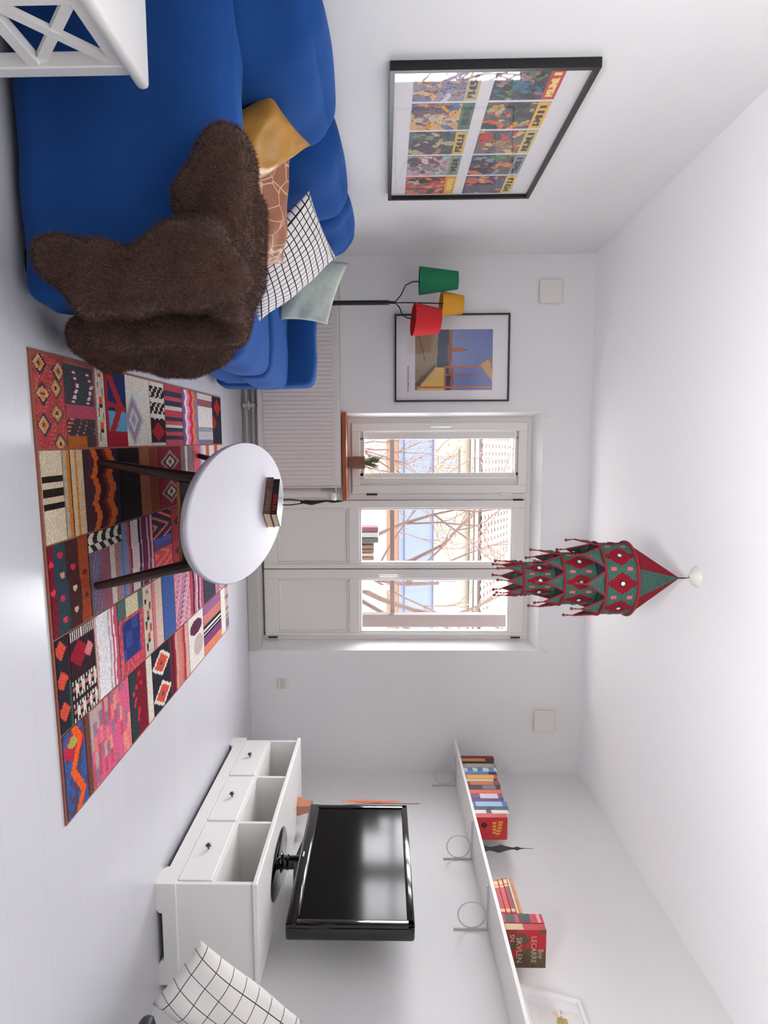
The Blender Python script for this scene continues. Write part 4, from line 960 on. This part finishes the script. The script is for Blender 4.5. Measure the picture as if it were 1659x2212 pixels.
# ---------------------------------------------------------------- hanging fabric lantern
LX, LYY = .562, 2.93
ln_ = thing('fabric_lantern', 'tiered red and green fabric lantern with tassels hanging from the ceiling', 'lantern', (LX, LYY, 1.52))
m_cloth = mat('lantern_cloth', (1, 1, 1), .85, spec=.15, bump=.25, bscale=300, attr='Col', var=.15, vscale=60)
m_redt = mat('lantern_red_trim', rgb(136, 22, 38), .8, bump=.2, bscale=300)
m_grn = mat('lantern_green_cloth', rgb(58, 88, 80), .85, bump=.2, bscale=300, var=.15, vscale=50)
m_dkg = mat('lantern_dark_lining', rgb(28, 46, 50), .9)
RED, GRN = (128, 22, 36), (62, 94, 84)
NP = 8; PH = .35
def paint_ring(name, r0, z0, r1, z1, nu, nv, fn, scallop=0):
    vs = []; fs = []; cols = []
    for j in range(nv+1):
        f = j/nv
        for i in range(nu):
            a = 2*math.pi*i/nu+PH; r = r0+(r1-r0)*f; r *= 1-scallop*abs(math.sin(NP*(a-PH)/2))
            vs.append((LX+r*math.cos(a), LYY+r*math.sin(a), z0+(z1-z0)*f))
    for j in range(nv):
        for i in range(nu):
            fs.append((j*nu+i, j*nu+(i+1) % nu, (j+1)*nu+(i+1) % nu, (j+1)*nu+i)); cols.append(fn((i+.5)/nu*NP, (j+.5)/nv))
    me = bpy.data.meshes.new(name); me.from_pydata(vs, [], fs); me.update()
    at = me.color_attributes.new('Col', 'FLOAT_COLOR', 'CORNER'); buf = []
    for c in cols: buf += [lin(c[0]), lin(c[1]), lin(c[2]), 1.0]*4
    at.data.foreach_set('color', buf)
    return put(name, me, m_cloth, ln_)
def hoop(r, z, w=.0055):
    n = 40; MB().tube([(LX+r*math.cos(2*math.pi*i/n), LYY+r*math.sin(2*math.pi*i/n), z) for i in range(n+1)], w, 8, False).build('hoop', m_redt, ln_, True)
def tierpat(s, t):
    f = s % 1
    d = abs(f-.5)/.40+abs(t-.5)/.48
    if d < 1: return RED
    for y in (.25, .75):
        if (min(f, 1-f)/.055)**2+((t-y)/.09)**2 < 1: return (206, 96, 100)
    d2 = min(abs((f if f < .5 else 1-f)-t*.0), 1)
    e = abs(f-.5)/.50+abs(t-.5)/.60
    return RED if e < .96 and d > 1.12 and False else GRN
paint_ring('cone_top', .172, 2.142, .004, 2.393, NP*8, 10, lambda s, t: RED if int(s+1.0) % 2 else GRN, .02)
for k, (r, z0, z1) in enumerate(((.170, 2.0, 2.142), (.124, 1.828, 1.975), (.078, 1.655, 1.80))):
    paint_ring('tier_band', r, z0, r*1.0, z1, NP*16, 18, tierpat, .015)
    hoop(r+.001, z0, .006)
    if k == 0: hoop(r+.002, z1, .007)
    pr = [.170, .124, .078, .05][k+1]
    if k < 2:
        n = NP*4; vs = []
        for rr, zz in ((r-.01, z0+.01), (pr-.002, [1.978, 1.803][k])): vs += [(LX+rr*math.cos(2*math.pi*i/n), LYY+rr*math.sin(2*math.pi*i/n), zz) for i in range(n)]
        MB().add(vs, [(i, (i+1) % n, n+(i+1) % n, n+i) for i in range(n)]).build('lining', m_dkg, ln_, 'all')
    m_mir = mat('mirror_disc', rgb(220, 224, 214), .15, metal=.6)
    for i in range(NP):
        a = 2*math.pi*(i+.5)/NP+PH; c = Vector((math.cos(a), math.sin(a), 0)); zc = (z0+z1)/2; p = Vector((LX, LYY, zc))+c*(r*.987)
        Mx = Matrix.Translation(p) @ c.to_track_quat('Z', 'Y').to_matrix().to_4x4()
        o = MB().lathe([(.013, 0), (.013, .003), (.009, .0035)], n=14).xf(Mx).build('mirror_rim', m_dkg, ln_, True)
        MB().lathe([(.0088, .003), (.0088, .0042), (1e-5, .0044)], n=14).xf(Mx).build('mirror', m_mir, o, True)
    # pennants below this tier, each with two braided cords and a bead
    h = [.095, .085, .075][k]
    for i in range(NP):
        a0 = 2*math.pi*i/NP+PH+.05; a1 = 2*math.pi*(i+1)/NP+PH-.05; am = (a0+a1)/2
        out = 1.02+.10*hsh(i, k)
        A = Vector((LX+r*math.cos(a0), LYY+r*math.sin(a0), z0)); B = Vector((LX+r*math.cos(a1), LYY+r*math.sin(a1), z0))
        Tp = Vector((LX+r*out*math.cos(am), LYY+r*out*math.sin(am), z0-h)); mid = (A+B+Tp)/3+Vector((math.cos(am), math.sin(am), 0))*.012
        nrm = Vector((math.cos(am), math.sin(am), 0))*.002
        p = MB().add([A, B, Tp, mid], [(0, 2, 3), (2, 1, 3), (1, 0, 3)]).add([A-nrm, B-nrm, Tp-nrm, mid-nrm*2], [(3, 2, 0), (3, 1, 2), (3, 0, 1)]).build('pennant', m_grn, ln_)
        MB().tube([A, Tp], .0042, 6).tube([B, Tp], .0042, 6).build('pennant_binding', m_redt, p, True)
        d_ = Vector((.012*(hsh(i, k, 2)-.5), .012*(hsh(i, k, 3)-.5), -.038-.012*hsh(i, k, 4)))
        MB().tube([Tp, Tp+d_*.5, Tp+d_], [.003, .0026, .003], 6).ball(Tp+d_, .0075, 8).ball(Tp+d_*.62, .005, 6).build('tassel', mat('tassel_thread', rgb(132, 52, 48), .8), p, True)
MB().tube([(LX, LYY, 2.388), (LX, LYY, 2.43), (LX-.006, LYY, 2.445)], .0035, 8).build('cord', mat('dark_cord', rgb(60, 50, 44), .7), ln_, True)
hk = thing('ceiling_hook', 'white ceiling hook cup holding the hanging lantern', 'hook', (LX-.006, LYY, ZC))
MB().lathe([(.012, -.036), (.02, -.030), (.045, -.012), (.052, 0)], (LX-.006, LYY, ZC), 24).build('cup', m_grey_plastic, hk, True)
MB().tube([(LX-.006, LYY, ZC-.034), (LX-.006, LYY, ZC-.045), (LX+.004, LYY, ZC-.052), (LX-.004, LYY, ZC-.058)], .003, 6).build('hook', m_grey_plastic, hk, True)

# ---------------------------------------------------------------- side table with crossed sides
xt = thing('side_table', 'white side table with crossed side braces beside the near sofa arm', 'table', (-1.14, 1.30, 0))
SX1, SX0, SY0, SY1, SZ = -.872, -1.375, 1.03, 1.575, .455
MB().rbox((SX0, SY0, SZ-.030), (SX1, SY1, SZ), .012, 3).build('table_top', m_wood_white, xt, True)
L1x, L0x, Lf, Ln_ = SX1-.022, SX0+.022, SY1-.022, SY0+.022
for (xa, ya) in ((L1x-.036, Lf-.036), (L0x, Lf-.036), (L1x-.036, Ln_), (L0x, Ln_)): MB().rbox((xa, ya, 0), (xa+.036, ya+.036, SZ-.030), .003, 1).build('leg', m_wood_white, xt)
ZL = .225
for xa in (L1x-.028, L0x+.004):
    MB().rbox((xa, Ln_+.036, SZ-.068), (xa+.024, Lf-.036, SZ-.030), .002, 1).build('top_rail', m_wood_white, xt)
    MB().rbox((xa, Ln_+.036, ZL-.03), (xa+.024, Lf-.036, ZL), .002, 1).build('lower_rail', m_wood_white, xt)
    ym = (Ln_+Lf)/2+.01
    MB().rbox((xa, ym-.018, ZL), (xa+.024, ym+.018, SZ-.068), .002, 1).build('middle_post', m_wood_white, xt)
    for (p, q) in ((Ln_+.036, ym-.018), (ym+.018, Lf-.036)):
        for up in (0, 1):
            za, zb = (ZL, SZ-.068) if up else (SZ-.068, ZL)
            d = Vector((0, q-p, zb-za)).normalized(); sd = Vector((0, -d.z, d.y))*.011
            A, B = Vector((xa+.004+.003*up, p, za)), Vector((xa+.004+.003*up, q, zb))
            br = MB(); br.prism([A-sd, B-sd, B+sd, A+sd], (.013, 0, 0)); put('cross_brace', bake(br.mesh('cross_brace')), m_wood_white, xt)
MB().rbox((L0x+.01, Ln_+.01, .10), (L1x-.01, Lf-.01, .118), .003, 1).build('lower_shelf', m_wood_white, xt)
for ya in (Lf-.030, Ln_+.006): MB().rbox((L0x+.036, ya, SZ-.068), (L1x-.036, ya+.024, SZ-.030), .002, 1).build('end_rail', m_wood_white, xt)

# ---------------------------------------------------------------- stool with checked cushion, lower right
st_ = thing('lounge_chair', 'low black lounge chair cut off at the lower right near the bench', 'chair', (2.09, 1.85, 0))
m_bl = mat('black_leather', rgb(16, 15, 16), .5, bump=.1, bscale=120)
put('seat', softbox((1.905, 1.60, .155), (2.34, 1.965, .205), .03, (0, 0, .01), 12, .001), m_bl, st_)
for (x, y) in ((2.14, 1.65), (2.30, 1.65), (2.14, 1.92), (2.30, 1.92)): MB().tube([(x, y, 0), (x, y, .16)], [.012, .016], 10).build('leg', m_black, st_, True)
m_lat = grid_material('dark_lines_on_white_cotton', rgb(226, 222, 216), rgb(66, 58, 74), 8, 4.3, .045)
def tilt_cushion():
    L_ = Vector((1.642, 1.97, .372)); dn = Vector((.195, -.05, -.158)); up = Vector((.40, .10, .335))
    return (L_, L_+dn, L_+dn+up, L_+up)
c4 = tilt_cushion()
def qp(s, t): return c4[0]*(1-s)*(1-t)+c4[1]*s*(1-t)+c4[2]*s*t+c4[3]*(1-s)*t+Vector((.05, .075, 0))
bk = MB(); bk.prism([qp(.50, .34), qp(.92, .34), qp(.92, .88), qp(.50, .88)], (0, .03, 0)); put('backrest', bake(bk.mesh('backrest')), m_bl, st_)
MB().tube([qp(.8, .7)+Vector((0, .015, 0)), (2.18, 1.93, .19)], .014, 8).build('back_support', m_black, st_, True)
cushion('lumbar_cushion', 'white cotton cushion with thin dark grid tilted on the black lounge chair', (c4[0], c4[1], c4[2], c4[3]), .12, m_lat, wob=.007, seed=4, crush=.02, power=.45)
bpy.data.objects['lumbar_cushion'].data.uv_layers[0]
for l in bpy.data.objects['lumbar_cushion'].data.uv_layers[0].data: l.uv = (l.uv[1], l.uv[0])

# ---------------------------------------------------------------- plant on the window sill
pp = thing('potted_grass', 'spiky green plant in a brown speckled pot on the window sill', 'plant', (.02, 4.57, .745))
MB().lathe([(.038, 0), (.042, .01), (.047, .10), (.049, .125), (.045, .127), (.042, .11), (1e-5, .108)], (.02, 4.57, .745), 28).build('pot', mat('brown_speckled_clay', rgb(132, 98, 84), .8, bump=.6, bscale=160, var=.5, vscale=140), pp, True)
m_g1 = mat('grass_green', rgb(70, 88, 44), .6, var=.3, vscale=20); m_g2 = mat('grass_olive', rgb(124, 132, 70), .6, var=.3, vscale=20)
for k in range(64):
    a = 6.283*hsh(k, 1); L_ = .11+.11*hsh(k, 2); lean = .25+1.15*hsh(k, 3)
    b0 = Vector((.02+.025*math.cos(a)*hsh(k, 4), 4.57+.025*math.sin(a)*hsh(k, 4), .853)); d = Vector((math.cos(a), math.sin(a)*.6, 0))
    p1 = b0+d*L_*.35*lean*.6+Vector((0, 0, L_*.55)); p2 = b0+d*L_*.9*lean*.75+Vector((0, 0, L_*(1.0-.55*lean*.75)))
    if p2.y > 4.63: p2.y = 4.63
    sd = Vector((-d.y, d.x, 0)).normalized()*.0055
    if sd.length < 1e-4: sd = Vector((.0035, 0, 0))
    MB().add([b0-sd*.6, b0+sd*.6, p1+sd, p1-sd, p2], [(0, 1, 2, 3), (3, 2, 4)]).build('blade', m_g2 if k % 3 == 0 else m_g1, pp)
MB().tube([(.06, 4.57, .86), (.13, 4.56, .90), (.17, 4.555, .895), (.20, 4.55, .875)], .0016, 5).build('trailing_stem', mat('pale_stem', rgb(200, 200, 130), .6), pp, True)

# ---------------------------------------------------------------- balcony and view outside
m_conc = mat('pale_balcony_slab', rgb(196, 192, 186), .9)
struct(MB().box((-2.5, 4.80, -.20), (4.0, 6.15, .0)).build('balcony_floor', m_conc), 'balcony slab outside the doors')
m_brn = mat('weathered_brown_wood', rgb(38, 22, 16), .7, var=.12, vscale=4, stretch=(6, 6, .6))
post = thing('balcony_post', 'brown wooden balcony post seen through the right door', 'post', (1.56, 6.0, 0))
MB().rbox((1.50, 5.94, 0), (1.622, 6.06, 2.42), .006).build('shaft', m_brn, post); MB().rbox((1.49, 5.93, 0), (1.632, 6.07, .03), .004, 1).build('shoe', mat('zinc_shoe', rgb(150, 150, 152), .5, metal=.5), post)
rl_ = thing('balcony_railing', 'balcony railing with brown handrail and grey uprights', 'railing', (.5, 6.0, 0))
MB().rbox((-2.5, 5.975, 1.070), (1.488, 6.025, 1.112), .004).build('handrail', m_brn, rl_)
MB().rbox((-2.5, 5.985, .12), (1.488, 6.015, .15), .003, 1).build('bottom_rail', m_conc, rl_)
m_up = mat('grey_upright', rgb(110, 108, 112), .6)
for x in (-1.9, -.78, .34, 1.22): MB().rbox((x, 5.985, .0), (x+.045, 6.015, 1.07), .003, 1).build('upright', m_up, rl_)
bmx = thing('balcony_beam', 'dark grey beam along the top of the balcony opening', 'beam', (.5, 5.2, 2.08))
MB().rbox((-2.5, 5.10, 2.085), (4.0, 5.22, 2.20), .006).build('timber', mat('dark_grey_beam', rgb(60, 56, 58), .7), bmx); MB().rbox((-2.5, 5.095, 2.075), (4.0, 5.225, 2.085), .002, 1).build('drip_edge', mat('dark_brown_edge', rgb(74, 52, 50), .7), bmx)
def stripebox(label, x0, x1, z0, z1, y, cols):
    t = thing('striped_basket', label, 'basket', ((x0+x1)/2, y, 0), 'striped baskets on the balcony')
    n = len(cols)
    for k, c in enumerate(cols):
        MB().rbox((x0+(x1-x0)*k/n, y, z0), (x0+(x1-x0)*(k+1)/n-.004, y+.2, z1), .006, 1).build('stripe_panel', mat('stripe_%d_%d_%d' % c, rgb(*c), .8), t)
    MB().rbox((x0+.02, y+.02, 0), (x1-.02, y+.18, z0), .01, 1).build('pedestal', m_up, t)
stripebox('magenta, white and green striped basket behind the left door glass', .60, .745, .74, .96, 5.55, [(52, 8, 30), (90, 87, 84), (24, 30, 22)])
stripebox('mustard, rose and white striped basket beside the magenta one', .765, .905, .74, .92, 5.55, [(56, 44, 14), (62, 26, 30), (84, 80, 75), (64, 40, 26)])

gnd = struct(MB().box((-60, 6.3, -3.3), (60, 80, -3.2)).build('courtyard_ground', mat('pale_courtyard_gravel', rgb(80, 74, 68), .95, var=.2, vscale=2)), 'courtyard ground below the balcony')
bd = thing('neighbour_house', 'cream house with blue grey lower wall and tiled roof across the courtyard', 'building', (1.5, 27, -3.2))
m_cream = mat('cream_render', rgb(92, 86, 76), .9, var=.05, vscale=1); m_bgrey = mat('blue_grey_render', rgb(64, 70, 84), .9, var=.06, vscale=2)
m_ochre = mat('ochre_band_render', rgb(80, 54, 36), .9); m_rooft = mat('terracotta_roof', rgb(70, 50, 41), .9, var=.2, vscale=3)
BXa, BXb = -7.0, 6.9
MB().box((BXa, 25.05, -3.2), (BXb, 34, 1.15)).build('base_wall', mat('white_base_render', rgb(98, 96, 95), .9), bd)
MB().box((BXa, 25.02, 1.15), (BXb, 34, 1.62)).build('plinth_band', m_ochre, bd)
MB().box((BXa, 25.0, 1.62), (BXb, 34, 3.02)).build('lower_wall', m_bgrey, bd)
for z in (1.85, 3.0): MB().box((BXa, 24.93, z), (BXb, 25.0, z+.05)).build('string_course', mat('dark_string_course', rgb(60, 62, 70), .8), bd)
MB().box((BXa, 25.05, 3.02), (BXb, 34, 4.62)).build('upper_wall', m_cream, bd)
MB().box((BXa-.2, 24.80, 4.45), (BXb+.2, 34, 4.60)).build('cornice', m_cream, bd); MB().box((BXa-.3, 24.7, 4.62), (BXb+.3, 34, 4.80)).build('gutter', mat('pale_grey_gutter', rgb(88, 86, 88), .7), bd)
rf = MB(); n = 46
for k in range(9):                            # tile courses as overlapping steps
    f0, f1 = k/9, (k+1)/9
    for i in range(n):
        xa = BXa-.3+(BXb-BXa+.6)*i/n; xb = BXa-.3+(BXb-BXa+.6)*(i+1)/n
        xe0 = BXb+.3-3.2*f0
        if xa > xe0-.2: continue
        ya, yb_, za, zb = 24.6+3.2*f0, 24.6+3.2*f1, 4.80+1.75*f0, 4.80+1.75*f1
        rf.add([(xa, ya, za+.05), ((xa+xb)/2, ya, za+.10), (min(xb, xe0), ya, za+.05), (min(xb, xe0), yb_, zb+.05), ((xa+xb)/2, yb_, zb+.07), (xa, yb_, zb+.05)], [(0, 1, 4, 5), (1, 2, 3, 4)])
rf.prism([(BXa-.3, 24.6, 4.80), (BXb+.3, 24.6, 4.80), (BXb-2.9, 27.8, 6.55), (BXa-.3, 27.8, 6.55)], (0, .3, -.1))
put('roof', rf.mesh('roof'), m_rooft, bd)
m_wd = mat('grey_window_pane', rgb(52, 54, 62), .3)
for xw in (-4.2, -2.3, -.06, .42, 2.4, 2.9, 4.7):
    f = MB(); ring(f, xw-.03, xw+.27, 3.2, 3.95, .03, 24.98, 25.06); o = f.build('window', mat('pale_window_frame', rgb(104, 100, 96), .7), bd)
    MB().box((xw, 25.02, 3.23), (xw+.24, 25.045, 3.92)).build('window_pane', m_wd, o)
MB().prism([(-.45, 24.9, 4.05), (1.05, 24.9, 4.05), (1.05, 24.9, 4.15), (-.45, 24.9, 4.15)], (0, .15, 0)).build('window_canopy', mat('tan_canopy', rgb(112, 96, 82), .8), bd)

m_bark = mat('warm_brown_bark', rgb(50, 32, 23), .9, var=.25, vscale=6); m_twig = mat('pale_brown_twig', rgb(62, 42, 31), .9)
m_leafp = mat('dry_ochre_leaf', rgb(80, 52, 28), .8, var=.3, vscale=3)
def tree(label, base, h, seed, spread, lean=(0, 0, 0)):
    t = thing('bare_tree', label, 'tree', base, 'bare courtyard trees')
    rnd = random.Random(seed); segs = []; tips = []
    def grow(p, d, L_, r, lev):
        q = [p]; dd = d.copy()
        for i in range(4):
            dd = (dd+Vector((rnd.gauss(0, .13), rnd.gauss(0, .10), rnd.gauss(.03, .07)))).normalized(); q.append(q[-1]+dd*L_/4)
        segs.append((lev, q, r))
        if lev >= 4: tips.append(q[-1]); return
        for k in range(rnd.choice((3, 3, 4)) if lev < 3 else 3):
            f = rnd.uniform(.35, 1.0); b = q[min(4, 1+int(f*3.99))]
            nd = (dd+Vector((rnd.gauss(0, spread), rnd.gauss(0, spread*.8), rnd.gauss(.1, .35)))).normalized()
            grow(b, nd, L_*rnd.uniform(.55, .78), r*.52, lev+1)
    grow(Vector(base), (Vector((0, 0, 1))+Vector(lean)).normalized(), h*.42, .10, 0)
    trunk, br, tw = MB(), MB(), MB()
    for lev, q, r in segs:
        (trunk if lev == 0 else br if lev < 3 else tw).tube(q, [r*(1-.45*i/4) for i in range(5)], 6 if lev < 2 else 4, False)
    trunk.build('trunk', m_bark, t, True); b = br.build('branches', m_bark, t, True); b['kind'] = 'stuff'; w_ = tw.build('twigs', m_twig, t, True); w_['kind'] = 'stuff'
    lf = MB()
    for p in tips:
        for k in range(3):
            c = p+Vector((rnd.gauss(0, .10), rnd.gauss(0, .10), rnd.gauss(0, .08))); a = Vector((rnd.gauss(0, 1), rnd.gauss(0, 1), rnd.gauss(0, 1))).normalized()*.035; b_ = a.orthogonal().normalized()*.022
            lf.add([c-a, c-b_, c+a, c+b_], [(0, 1, 2, 3)])
    l_ = lf.build('dry_leaves', m_leafp, t); l_['kind'] = 'stuff'
tree('large bare tree filling the left door glass', (1.45, 11.0, -3.2), 9.0, 3, .75)
tree('bare tree leaning across the right door glass', (3.1, 12.5, -3.2), 9.5, 11, .8, (-.15, 0, 0))
tree('thin bare tree seen through the narrow window', (-.9, 14.0, -3.2), 7.0, 21, .6, (.1, 0, 0))

# ---------------------------------------------------------------- fill light in a bowl, added out of view to brighten the ceiling
ul = thing('added_fill_light', 'unseen fill light in a low white bowl, added to brighten the ceiling', 'lamp', (.15, -.3, 0))
UM = Matrix.Translation((.15, -.3, .10)) @ Matrix.Rotation(math.radians(-18), 4, 'X')
MB().lathe([(.24, 0), (.24, .02), (.07, .03), (.06, .075)], (.15, -.3, 0), 28).build('stand', m_wood_white, ul, True)
MB().lathe([(.12, -.03), (.36, .03), (.43, .12), (.425, .12), (.35, .04), (.10, -.01)], (0, 0, 0), 32).xf(UM).build('bowl', m_wood_white, ul, True)
ud = bpy.data.lights.new('fill_light_disk', 'AREA'); ud.shape = 'DISK'; ud.size = .78; ud.spread = math.radians(120); ud.energy = 67; ud.color = (1, 1, 1)
uo = bpy.data.objects.new('fill_light_disk', ud); COL.objects.link(uo)
uo.matrix_world = UM @ Matrix.Translation((0, 0, .10)) @ Matrix.Rotation(math.radians(180), 4, 'X')
